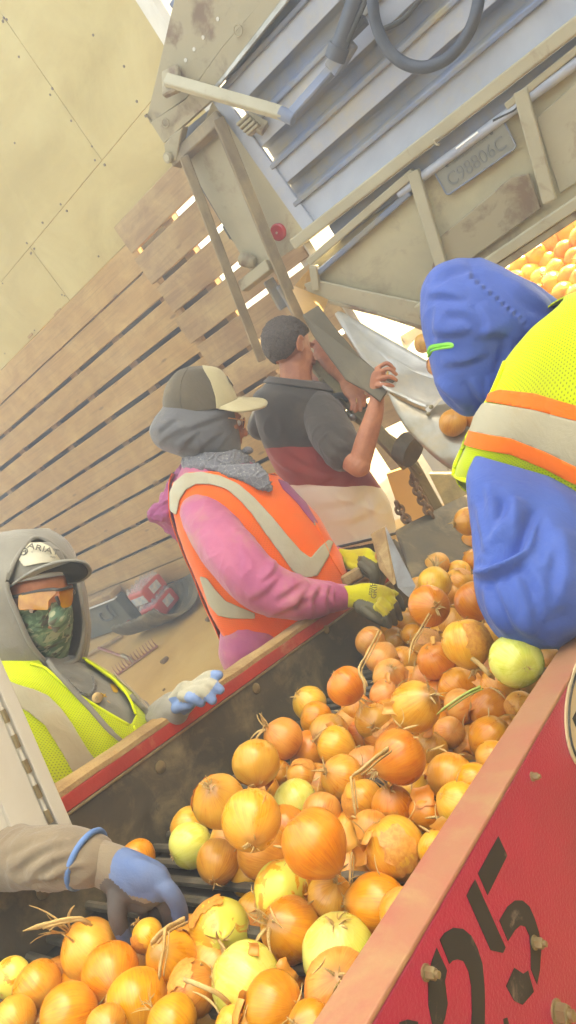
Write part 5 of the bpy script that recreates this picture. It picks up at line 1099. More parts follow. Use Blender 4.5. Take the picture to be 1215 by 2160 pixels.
m = MB(); m.tube(smoothline([at(*zz(*p)) for p in ((240, 780, 1.545), (430, 738, 1.515), (560, 724, 1.488), (640, 728, 1.486), (760, 700, 1.515))], 30), .0036, 8); m.tube(smoothline([at(*zz(*p)) for p in ((110, 805, 1.60), (170, 800, 1.565), (250, 778, 1.542))], 12), .0045, 8, 0, .6); m.tube(smoothline([at(*zz(*p)) for p in ((758, 704, 1.515), (800, 740, 1.55), (790, 770, 1.58))], 8), .0025, 6)
m.tube(smoothline([at(*zz(*p)) for p in ((600, 800, 1.495), (620, 850, 1.495), (640, 885, 1.505))], 8), .004, 6)
gs = m.build('safety_glasses', BLACK, W3, smooth=True)
for g_ in gl: g_.build('lens', AMB, gs, bev=.001)
# chain and pendant
cl_ = lift(G3, [(140, 1436), (152, 1450), (170, 1464), (186, 1468), (196, 1458), (196, 1442), (190, 1430)], .008, 30)
m = MB()
for i in range(len(cl_) - 1):
    a, b2 = cl_[i], cl_[i + 1]; d = (b2 - a).normalized(); s_ = d.orthogonal() if i % 2 else d.cross(d.orthogonal()); s_.normalize(); h = (b2 - a).length * .75; c = (a + b2) / 2
    m.tube([c + d * h * math.cos(k) + s_ * .0038 * math.sin(k) for k in np.linspace(0, 2 * math.pi, 9)], .0013, 5)
nk = m.build('necklace', CHROME, W3, smooth=True)
P, n_ = surf(G3, 202, 1476); m = MB(); m.lathe(P + n_ * .008, n_ - CAMF * .6, [(0, .0125), (.002, .0125), (.0025, .0105), (.0022, .0)], 24); pd = m.build('pendant', mat('brass', srgb(210, 176, 120), rough=.3, metal=.7), nk, smooth='auto')
m = MB(); P = P + (n_ - CAMF * .6).normalized() * .0112; m.tube([P - CAMR * .004 + CAMD * .004, P - CAMD * .006, P + CAMR * .004 + CAMD * .004, P - CAMR * .004 + CAMD * .004], .0009, 5); m.build('pendant_relief', RUST, pd)
# glove gripping the rail
gr_ = [.0125, .0125, .0120]
glove('glove', W3, [palm([(362, 1500, 1.65), (380, 1484, 1.62), (398, 1462, 1.595)], [.034, .034, .034], .6, 0, up=CAMF)],
      [([(412, 1444, 1.60), (438, 1426, 1.575), (461, 1424, 1.565)], gr_, [0, 2, 1]), ([(405, 1452, 1.585), (440, 1442, 1.555), (464, 1455, 1.55)], gr_, [0, 2, 1]), ([(396, 1460, 1.575), (426, 1458, 1.545), (448, 1477, 1.54)], gr_, [0, 2, 1]), ([(384, 1468, 1.575), (404, 1472, 1.545), (424, 1482, 1.55)], gr_, [2, 1, 1]), ([(372, 1494, 1.60), (386, 1488, 1.58), (402, 1486, 1.57)], [.014, .0135, .012], [1])], [GWHT, GBLU, GWHT])
# ================================================================== worker in the blue hooded jacket
W4h = at(1560, 1180, 1.36); W4 = thing('person', 'worker bent over the trough in blue hooded jacket and yellow-lime vest, face hidden', 'person', (W4h[0], W4h[1], 0))
rows = [(1048, 800, 1010, 930, 1.42, .6), (1078, 752, 984, 1000, 1.42, .6), (1125, 705, 1030, 1030, 1.41, .62), (1192, 660, 1110, 1050, 1.40, .64), (1300, 640, 1230, 1105, 1.38, .64), (1420, 680, 1370, 1150, 1.36, .62), (1520, 780, 1480, 1200, 1.36, .62), (1600, 950, 1500, 1280, 1.36, .62)]
G4 = ring_loft(rows, 110, 160, 2.3)
arm = [A_(1095, 985, 1.36), A_(1112, 1080, 1.25), A_(1122, 1190, 1.16), A_(1130, 1292, 1.13)]
fore = [A_(1132, 1290, 1.14), A_(1118, 1250, 1.32), A_(1090, 1215, 1.52)]
body = [limb([A_(1070, 850, 1.46), A_(1150, 880, 1.44), A_(1350, 920, 1.38), A_(1540, 1120, 1.36)], [.05, .08, .08, .09], 20), limb([A_(1000, 740, 1.46), A_(1060, 800, 1.47)], [.045, .045], 14), limb([A_(1120, 1010, 1.42)] + [p + CAMF * .03 for p in arm[1:]], [.03, .034, .034, .032]), limb(fore, [.042, .036, .03]), limb([A_(1150, 900, 1.6), A_(1080, 1050, 1.62), A_(1060, 1180, 1.6)], [.055, .045, .032])]
hv, L = head(A_(985, 715, 1.45), -CAMR * .5 + CAMD * .62 + CAMF * .55, -CAMR * .62 - CAMD * .75 + CAMF * .1, .86); body += hv
legs(W4, Vector((W4h[0], W4h[1], W4h[2])), CAMF, JEAN, BOOT, body)
me = fuse(body, .006, 3); b = obj('body', me, SKIN, W4); eyes(b, L)
me = fuse([limb(fore, [.06, .05, .042], 16), grid_mb(G4), grid_mb(ring_loft([(1004, 960, 1180, 1010, 1.33, .7), (986, 1010, 1222, 1050, 1.28, .7), (994, 1080, 1240, 1110, 1.24, .72), (1004, 1160, 1248, 1170, 1.19, .74), (1006, 1225, 1250, 1225, 1.16, .76), (1020, 1285, 1246, 1280, 1.14, .76), (1052, 1335, 1226, 1325, 1.13, .78), (1090, 1362, 1196, 1352, 1.13, .8), (1118, 1371, 1170, 1366, 1.13, .8)], 70, 70, 2.3)), limb([A_(1180, 900, 1.6), A_(1080, 1050, 1.64), A_(1062, 1180, 1.62)], [.08, .065, .05], 16)], .0055, 3)
wrinkle(me, .003, 7, (1, 1, .5), 21, creases([([(1004, 1190), (1030, 1198), (1065, 1186), (1098, 1158), (1114, 1117), (1128, 1080)], 6, -.020), ([(1008, 1204), (1035, 1210), (1075, 1196), (1110, 1170)], 9, .016), ([(1046, 1205), (1070, 1262), (1098, 1317), (1128, 1338)], 9, .012), ([(1080, 1205), (1100, 1260), (1118, 1320)], 8, .010), ([(1110, 1180), (1140, 1240), (1150, 1310)], 10, .010), ([(1030, 1017), (1040, 1080), (1050, 1150)], 9, .012), ([(1088, 1050), (1072, 1100), (1040, 1155)], 9, .012), ([(1060, 1025), (1085, 1080), (1090, 1140)], 10, .008), ([(1010, 1060), (1022, 1120), (1030, 1170)], 7, .010), ([(1150, 1070), (1165, 1150), (1150, 1200)], 12, .010), ([(1024, 1230), (1040, 1290), (1075, 1340)], 8, .009), ([(1180, 1120), (1190, 1200), (1170, 1290)], 12, .010)])); obj('jacket', me, BLUEJ, W4)
GHh = ring_loft([(962, 546, 1012, 544, 1.46, 1.0), (918, 566, 1062, 572, 1.46, .95), (894, 604, 1112, 606, 1.45, .9), (889, 640, 1150, 640, 1.45, .86), (892, 690, 1150, 690, 1.44, .84), (902, 740, 1110, 745, 1.44, .82), (916, 795, 1080, 790, 1.44, .8), (934, 842, 1060, 830, 1.44, .78), (966, 872, 1038, 862, 1.45, .75), (985, 880, 1015, 876, 1.45, .7)], 90, 110, 2.15)
me = fuse([grid_mb(GHh), grid_mb(ring_loft([(1020, 560, 1010, 800, 1.45, .55), (1110, 596, 1060, 800, 1.44, .5), (1200, 652, 1150, 800, 1.42, .5)], 24, 40))], .0045, 3)
fh = folds([((960, 580, 1.32), (1130, 660, 1.32), .012, .010), ((930, 640, 1.32), (1050, 640, 1.3), .010, .006), ((1020, 620, 1.32), (1090, 720, 1.3), .010, .007), ((930, 720, 1.31), (1040, 700, 1.3), .012, .006), ((935, 800, 1.32), (1040, 770, 1.3), .012, .008), ((960, 860, 1.34), (1030, 800, 1.32), .010, .008), ((1005, 850, 1.34), (1020, 790, 1.32), .008, .008), ((915, 600, 1.36), (990, 560, 1.36), .010, .008)])
wrinkle(me, .002, 8, (1, 1, .7), 25, creases([([(985, 575), (1030, 610), (1075, 650), (1115, 690)], 5, -.007), ([(1000, 560), (1060, 590), (1120, 630), (1170, 660)], 9, .010), ([(900, 622), (935, 618), (985, 628)], 6, .007), ([(940, 652), (985, 660), (1020, 690)], 8, .008), ([(1010, 640), (1030, 680), (1025, 720)], 8, .006), ([(910, 690), (950, 700), (1000, 690)], 8, .006), ([(1000, 705), (1040, 700), (1075, 705)], 7, .007), ([(930, 765), (980, 760), (1030, 740)], 7, .006), ([(992, 800), (1010, 830), (1032, 862)], 5, .008), ([(1030, 790), (1028, 830), (1030, 868)], 4, .007), ([(920, 800), (950, 830), (985, 866)], 6, .008), ([(905, 600), (940, 572), (990, 560)], 6, .007), ([(925, 640), (922, 690), (930, 740)], 7, .006), ([(1080, 700), (1070, 760), (1050, 810)], 7, .008), ([(984, 589), (997, 577)], 3, .005), ([(998, 599), (1011, 587)], 3, .005), ([(1012, 610), (1025, 598)], 3, .005), ([(1026, 622), (1039, 610)], 3, .005), ([(1040, 633), (1053, 621)], 3, .005), ([(1052, 644), (1065, 632)], 3, .005), ([(1064, 655), (1077, 643)], 3, .005), ([(1076, 665), (1089, 653)], 3, .005), ([(1088, 675), (1101, 663)], 3, .005), ([(1098, 685), (1111, 673)], 3, .005)])); obj('hood', me, BLUEJ, W4)
GV = ring_loft([(r_[0], r_[1] - 6, r_[2] - 6, r_[3] + 6, r_[4], r_[5] * 1.04) for r_ in rows], 150, 200, 2.3); QV = project(GV); ns = near_side(GV)
ou = [(1076, 772), (1130, 708), (1200, 640), (1330, 600), (1700, 700), (1700, 1300), (1400, 1230), (1300, 1130), (1215, 1088), (1160, 1058), (1100, 1030), (1040, 1012), (973, 1004), (978, 978), (1010, 908), (1050, 838)]
vest_front = sd_poly(QV, ou); uu = np.linspace(0, 1, 150)[:, None]
ve = patch('safety_vest', GV, np.where(ns, vest_front, (uu - .1) * 300 + 0 * vest_front), .014, [LIME], W4, .003, .006, 6)
for s_, mt, of in (([(1046, 838), (1064, 830), (1130, 835), (1225, 862), (1300, 880), (1300, 912), (1225, 892), (1130, 868), (1040, 855)], ORANGEB, .0195), ([(1036, 857), (1130, 868), (1225, 892), (1300, 912), (1300, 1010), (1225, 985), (1150, 950), (1080, 925), (1002, 915)], SILVER, .019), ([(1002, 914), (1080, 924), (1150, 949), (1225, 984), (1300, 1008), (1300, 1050), (1225, 1018), (1150, 982), (1080, 955), (990, 942)], ORANGEB, .0195)):
    patch('reflective_stripe', GV, np.where(ns, sd_poly(QV, s_), -9), of, [mt], ve, .002, .006, 6)
m = MB(); m.tube(lift(GV, [(974, 1002), (1040, 1012), (1100, 1032), (1160, 1060), (1215, 1090)], .016, 40), .006, 8); m.build('hem', LIMEB, ve, smooth=True)
m = MB(); m.tube(lift(GV, [(1078, 770), (1048, 838), (1010, 908), (978, 978), (973, 1004)], .016, 40), .005, 8); m.build('binding', LIMEB, ve, smooth=True)
m = MB(); m.tube(smoothline([A_(902, 745, 1.335), A_(908, 733, 1.318), A_(928, 729, 1.298), A_(948, 727, 1.286), A_(953, 732, 1.282), A_(930, 735, 1.292), A_(912, 740, 1.312), A_(904, 752, 1.33)], 40), .0045, 8, 0, .5); m.build('hood_toggle', mat('green_cord', srgb(120, 196, 60), srgb(100, 176, 50), 30, .5), W4, smooth=True)
# ================================================================== sorter half hidden by the cabinet
W5h = at(-420, 2050, 1.75); W5 = thing('person', 'sorter hidden by the cabinet, only a grey sleeve and blue glove in the onions', 'person', (W5h[0], W5h[1], 0))
arm = [A_(-330, 1560, 1.66), A_(-230, 1720, 1.55), A_(-80, 1800, 1.34), A_(40, 1808, 1.2), A_(140, 1808, 1.13), A_(188, 1814, 1.11)]
body = [limb([A_(-420, 1480, 1.72), A_(-420, 1800, 1.74), A_(-420, 2050, 1.75)], [.12, .13, .12], 20), limb([A_(-430, 1300, 1.7), A_(-425, 1450, 1.72)], [.06, .065], 14), limb(arm, [.055, .05, .045, .04, .032, .028]), limb([A_(-540, 1560, 1.72), A_(-560, 1780, 1.72), A_(-520, 1960, 1.66)], [.055, .05, .035])]
hv, L = head(A_(-430, 1290, 1.69), -CAMF * .6 + CAMR * .75 + CAMD * .3, -CAMD, 1.0); body += hv
legs(W5, W5h, CAMR, JEAN, BOOT, body)
me = fuse(body, .008, 3); b = obj('body', me, SKIN, W5); eyes(b, L)
TAUPE = weave('taupe_fleece', srgb(140, 126, 104), srgb(122, 108, 90), .9, None, .3, 500)
me = fuse([limb([A_(-420, 1450, 1.72), A_(-420, 1700, 1.73), A_(-420, 2030, 1.75)], [.17, .18, .18], 24), limb(arm, [.085, .078, .066, .053, .049, .043], 20, k=40), limb([A_(-540, 1540, 1.72), A_(-560, 1780, 1.72), A_(-520, 1940, 1.66)], [.075, .065, .05], 16)], .006, 4)
wrinkle(me, .002, 12, (1, 1, 1), 31, creases([([(60, 1850), (110, 1815), (172, 1796)], 6, .008), ([(20, 1835), (90, 1790), (165, 1772)], 6, .008), ([(90, 1858), (140, 1832), (178, 1822)], 5, .006), ([(0, 1800), (60, 1772), (130, 1756)], 6, .006), ([(40, 1862), (100, 1850), (160, 1845)], 4, .006)])); obj('sweatshirt', me, TAUPE, W5)
m = MB(); hr_ = ring_loft([(-490, 1210, -370, 1210, 1.7, 1.0), (-510, 1260, -350, 1260, 1.7, 1.0), (-505, 1300, -420, 1290, 1.72, 1.2)], 16, 30); obj('knit_hat', fuse([grid_mb(hr_)], .008, 3), GREYH, W5)
g5 = glove('glove', W5, [palm([(180, 1812, 1.12), (215, 1822, 1.105), (262, 1842, 1.085), (318, 1862, 1.07)], [.041, .038, .040, .036], .75, 0, up=CAMF), palm([(272, 1842, 1.07), (300, 1850, 1.058), (325, 1858, 1.056)], [.028, .028, .026], .6, 1, up=CAMF), palm([(255, 1885, 1.09), (300, 1895, 1.08)], [.026, .024], .7, 2, up=CAMF)],
      [([(322, 1852, 1.06), (356, 1878, 1.05), (378, 1915, 1.06), (384, 1956, 1.075)], [.0155, .0145, .0135, .0115], [1]), ([(318, 1868, 1.08), (345, 1900, 1.075), (360, 1938, 1.085), (362, 1972, 1.10)], [.0145, .014, .013, .011], [2]), ([(306, 1880, 1.10), (330, 1916, 1.10), (338, 1955, 1.11)], [.014, .0135, .011], [2]), ([(292, 1890, 1.11), (308, 1930, 1.115), (310, 1965, 1.12)], [.0135, .013, .011], [2]), ([(248, 1880, 1.07), (248, 1935, 1.06), (266, 1985, 1.07)], [.0165, .015, .0115], [2, 2, 1])], [TAUPE, mat('worn_blue_glove', srgb(84, 108, 156), srgb(106, 124, 160), 14, .75, bump=.5, bscale=220, dist=.0015), mat('dark_glove_palm', srgb(74, 70, 70), srgb(92, 86, 84), 18, .7, bump=.4, bscale=250, dist=.001)])
c = A_(183, 1812, 1.112); d = (A_(200, 1818, 1.105) - A_(165, 1808, 1.12)).normalized(); u1 = (CAMD - d * CAMD.dot(d)).normalized(); v1 = d.cross(u1)
m = MB(); m.tube([c + u1 * .046 * math.cos(a) + v1 * .044 * math.sin(a) - d * .010 * math.cos(a) for a in np.linspace(0, 2 * math.pi, 33)], .0052, 8); m.build('cuff_band', mat('blue_elastic', srgb(92, 128, 184), rough=.7), W5, smooth=True)
# ================================================================== onions
def onion_mat(name, c1, c2, c3, pale=None, plo=.5, rough=.3, sss=.06, bumpv=.12):
    t = NT(name); v = t.coords(); sp_ = t.n('ShaderNodeSeparateXYZ'); t.l(v, sp_.inputs[0])
    oi = t.n('ShaderNodeObjectInfo'); rnd = oi.outputs['Random']; loc = oi.outputs['Location']
    an = t.math('ARCTAN2', sp_.outputs[1], sp_.outputs[0]); cb_ = t.n('ShaderNodeCombineXYZ')
    t.l(t.math('MULTIPLY', t.math('COSINE', an), 6.0), cb_.inputs[0]); t.l(t.math('MULTIPLY', t.math('SINE', an), 6.0), cb_.inputs[1]); t.l(t.math('MULTIPLY_ADD', sp_.outputs[2], .55, t.math('MULTIPLY', rnd, 40.0)), cb_.inputs[2])
    st = t.noise(cb_.outputs[0], 2.6, 5, .62, .25)
    off = t.n('ShaderNodeVectorMath', operation='ADD'); t.l(v, off.inputs[0]); cc = t.n('ShaderNodeCombineXYZ')
    for i in range(3): t.l(t.math('MULTIPLY', rnd, 31.0 + 17 * i), cc.inputs[i])
    t.l(cc.outputs[0], off.inputs[1]); bl = t.noise(off.outputs[0], 1.1, 4, .55, .6)
    k = t.ramp(st, [(.32, c1), (.5, c2), (.72, c3)])
    k = t.mix(t.ramp(bl, [(.38, 0.0), (.68, .8)]), k, c3)
    k = t.mix(t.ramp(t.noise(off.outputs[0], 16, 3, .6), [(.66, 0.0), (.76, .5)]), k, srgb(128, 72, 30))
    k = t.mix(t.math('MULTIPLY', t.math('POWER', t.math('ABSOLUTE', sp_.outputs[2]), 7.0), .55), k, srgb(176, 124, 62))
    if pale is not None: k = t.mix(t.ramp(t.math('ADD', bl, t.math('MULTIPLY', sp_.outputs[0], .12)), [(plo, 0.0), (plo + .012, 1.0)]), k, pale)
    h = t.n('ShaderNodeHueSaturation'); t.l(k, h.inputs['Color']); t.l(t.math('MULTIPLY_ADD', rnd, .3, .82), h.inputs['Value']); t.l(t.math('MULTIPLY_ADD', t.math('FRACT', t.math('MULTIPLY', rnd, 7.13)), .022, .492), h.inputs['Hue'])
    t.col(h.outputs[0]); t.set(coat=.25, coatr=.18, rough=t.math('MULTIPLY_ADD', bl, .35, rough - .16), sss=sss, spec=.5); t.b.inputs['Subsurface Radius'].default_value = (.3, .12, .04); t.b.inputs['Subsurface Scale'].default_value = .03
    t.bump(st, bumpv, .004); return t.m
OM = {'g': onion_mat('golden_onion_skin', srgb(214, 124, 14), srgb(230, 154, 34), srgb(236, 182, 76)),
      'o': onion_mat('amber_onion_skin', srgb(202, 100, 10), srgb(220, 126, 18), srgb(230, 154, 42)),
      'b': onion_mat('brown_onion_skin', srgb(188, 104, 22), srgb(206, 130, 38), srgb(220, 158, 68), rough=.36),
      'k': onion_mat('pink_onion_skin', srgb(208, 114, 34), srgb(224, 142, 56), srgb(234, 174, 90), rough=.33),
      'p': onion_mat('peeled_onion_flesh', srgb(206, 202, 66), srgb(218, 214, 92), srgb(226, 222, 128), rough=.26, sss=.2, bumpv=.06),
      'h': onion_mat('half_peeled_onion', srgb(214, 124, 14), srgb(230, 154, 34), srgb(236, 182, 76), pale=srgb(224, 212, 92), plo=.5)}
STRAW = mat('dry_neck_straw', srgb(214, 184, 124), srgb(184, 146, 86), 3, .8, stretch=(8, 8, 1), bump=.4, bscale=20)
FLAKE = mat('papery_skin', srgb(226, 164, 76), srgb(206, 128, 48), 6, .35, bump=.2, bscale=30, stretch=(1, 1, 1))
GREENL = mat('green_leaf_strip', srgb(150, 176, 76), srgb(190, 184, 110), 4, .6)
def onion_mesh(seed, squash, neck):
    r = random.Random(seed); V = []; nu, nv = 26, 18
    prof = []
    for i in range(nv + 1):
        f_ = math.pi * i / nv; z = -math.cos(f_); rr = math.sin(f_) ** .92
        z2 = z * squash
        if z > .8: z2 += neck * ((z - .8) / .2) ** 1.6; rr = max(rr, .09 + .12 * (1 - z) / .2 * .5)
        if z < -.93: z2 += .05 * (-.93 - z) / .07
        prof.append((z2, max(rr, .05)))
    for i, (z, rr) in enumerate(prof):
        for j in range(nu):
            a = 2 * math.pi * j / nu; d = Vector((math.cos(a), math.sin(a), z * .8)); q_ = 1 + .045 * noise.noise(d * 1.3 + Vector((seed * 3.1, 0, 0))) + .012 * noise.noise(Vector((math.cos(a) * 4, math.sin(a) * 4, z + seed)))
            V.append((rr * math.cos(a) * q_, rr * math.sin(a) * q_, z * q_))
    m = MB(); m.add(V, [(i * nu + j, i * nu + (j + 1) % nu, (i + 1) * nu + (j + 1) % nu, (i + 1) * nu + j) for i in range(nv) for j in range(nu)] + [tuple(range(nu - 1, -1, -1)), tuple(nv * nu + j for j in range(nu))])
    return m
def strips(r, n, z0, ln, w_):
    m = MB()
    for i in range(n):
        a = r.uniform(0, 6.28); tl = r.uniform(.1, .7); L_ = ln * r.uniform(.5, 1.1); p = Vector((.06 * math.cos(a), .06 * math.sin(a), z0 - .06)); d = Vector((math.cos(a) * tl, math.sin(a) * tl, 1)).normalized(); P = [p]
        cv_ = Vector((r.uniform(-1, 1), r.uniform(-1, 1), r.uniform(-1.2, .3))) * .6
        for k in range(5): d = (d + cv_ * .35).normalized(); P.append(P[-1] + d * L_ / 5)
        m.tube(P, [w_ * r.uniform(.7, 1.2), w_ * .9, w_, w_ * .8, w_ * .6, w_ * .25], 6, 0, .35)
    return m
SHAPES = [(1, .92, .10), (2, .86, .06), (3, 1.02, .18), (4, .96, .12), (5, .9, .16), (6, .94, .08)]
BODY, NECK, ROOT, LOOSE = {}, [], [], []
def mesh_of(m, name, mt, smooth=True):
    me = bpy.data.meshes.new(name); me.from_pydata(m.v, [], m.f); me.materials.append(mt); me.polygons.foreach_set('use_smooth', [smooth] * len(me.polygons)); me.update(); return me
for s_, sq, nk_ in SHAPES:
    for k in OM: BODY[s_, k] = mesh_of(onion_mesh(s_, sq, nk_), 'onion', OM[k])
for i in range(6): NECK.append(mesh_of(strips(random.Random(40 + i), 8 + 2 * (i % 3), .98, .42 + .14 * (i % 4), .048), 'dry_neck', STRAW))
LNECK = [mesh_of(strips(random.Random(60 + i), 7, .98, 1.4 + .3 * i, .065), 'dry_neck', STRAW) for i in range(2)]
for i in range(3): ROOT.append(mesh_of(strips(random.Random(80 + i), 14, .9, .2, .016), 'root_tuft', STRAW))
def loose_mesh(seed):
    r = random.Random(seed); m = MB(); V = []; nu, nv = 12, 10; a0, aw = r.uniform(0, 6.28), r.uniform(.8, 1.6); f0, f1 = r.uniform(.5, .9), r.uniform(1.7, 2.4)
    for i in range(nv + 1):
        for j in range(nu + 1):
            f_ = f0 + (f1 - f0) * i / nv + .15 * noise.noise(Vector((j * .6, seed, 0))); a = a0 + aw * (j / nu - .5) * (1 + .4 * noise.noise(Vector((i * .5, seed, 4)))); e = max(abs(j / nu - .5) * 2, abs(i / nv - .5) * 2)
            rr = 1.02 + .13 * max(0, e - .62) * (1 if r.random() < 2 else 1) * (1 + noise.noise(Vector((i * .8, j * .8, seed)))) + .02 * noise.noise(Vector((i, j, seed)))
            V.append((rr * math.sin(f_) * math.cos(a), rr * math.sin(f_) * math.sin(a), -rr * .93 * math.cos(f_)))
    m.add(V, [(i * (nu + 1) + j, i * (nu + 1) + j + 1, (i + 1) * (nu + 1) + j + 1, (i + 1) * (nu + 1) + j) for i in range(nv) for j in range(nu)])
    return mesh_of(m, 'loose_skin', FLAKE)
for i in range(5): LOOSE.append(loose_mesh(100 + i))
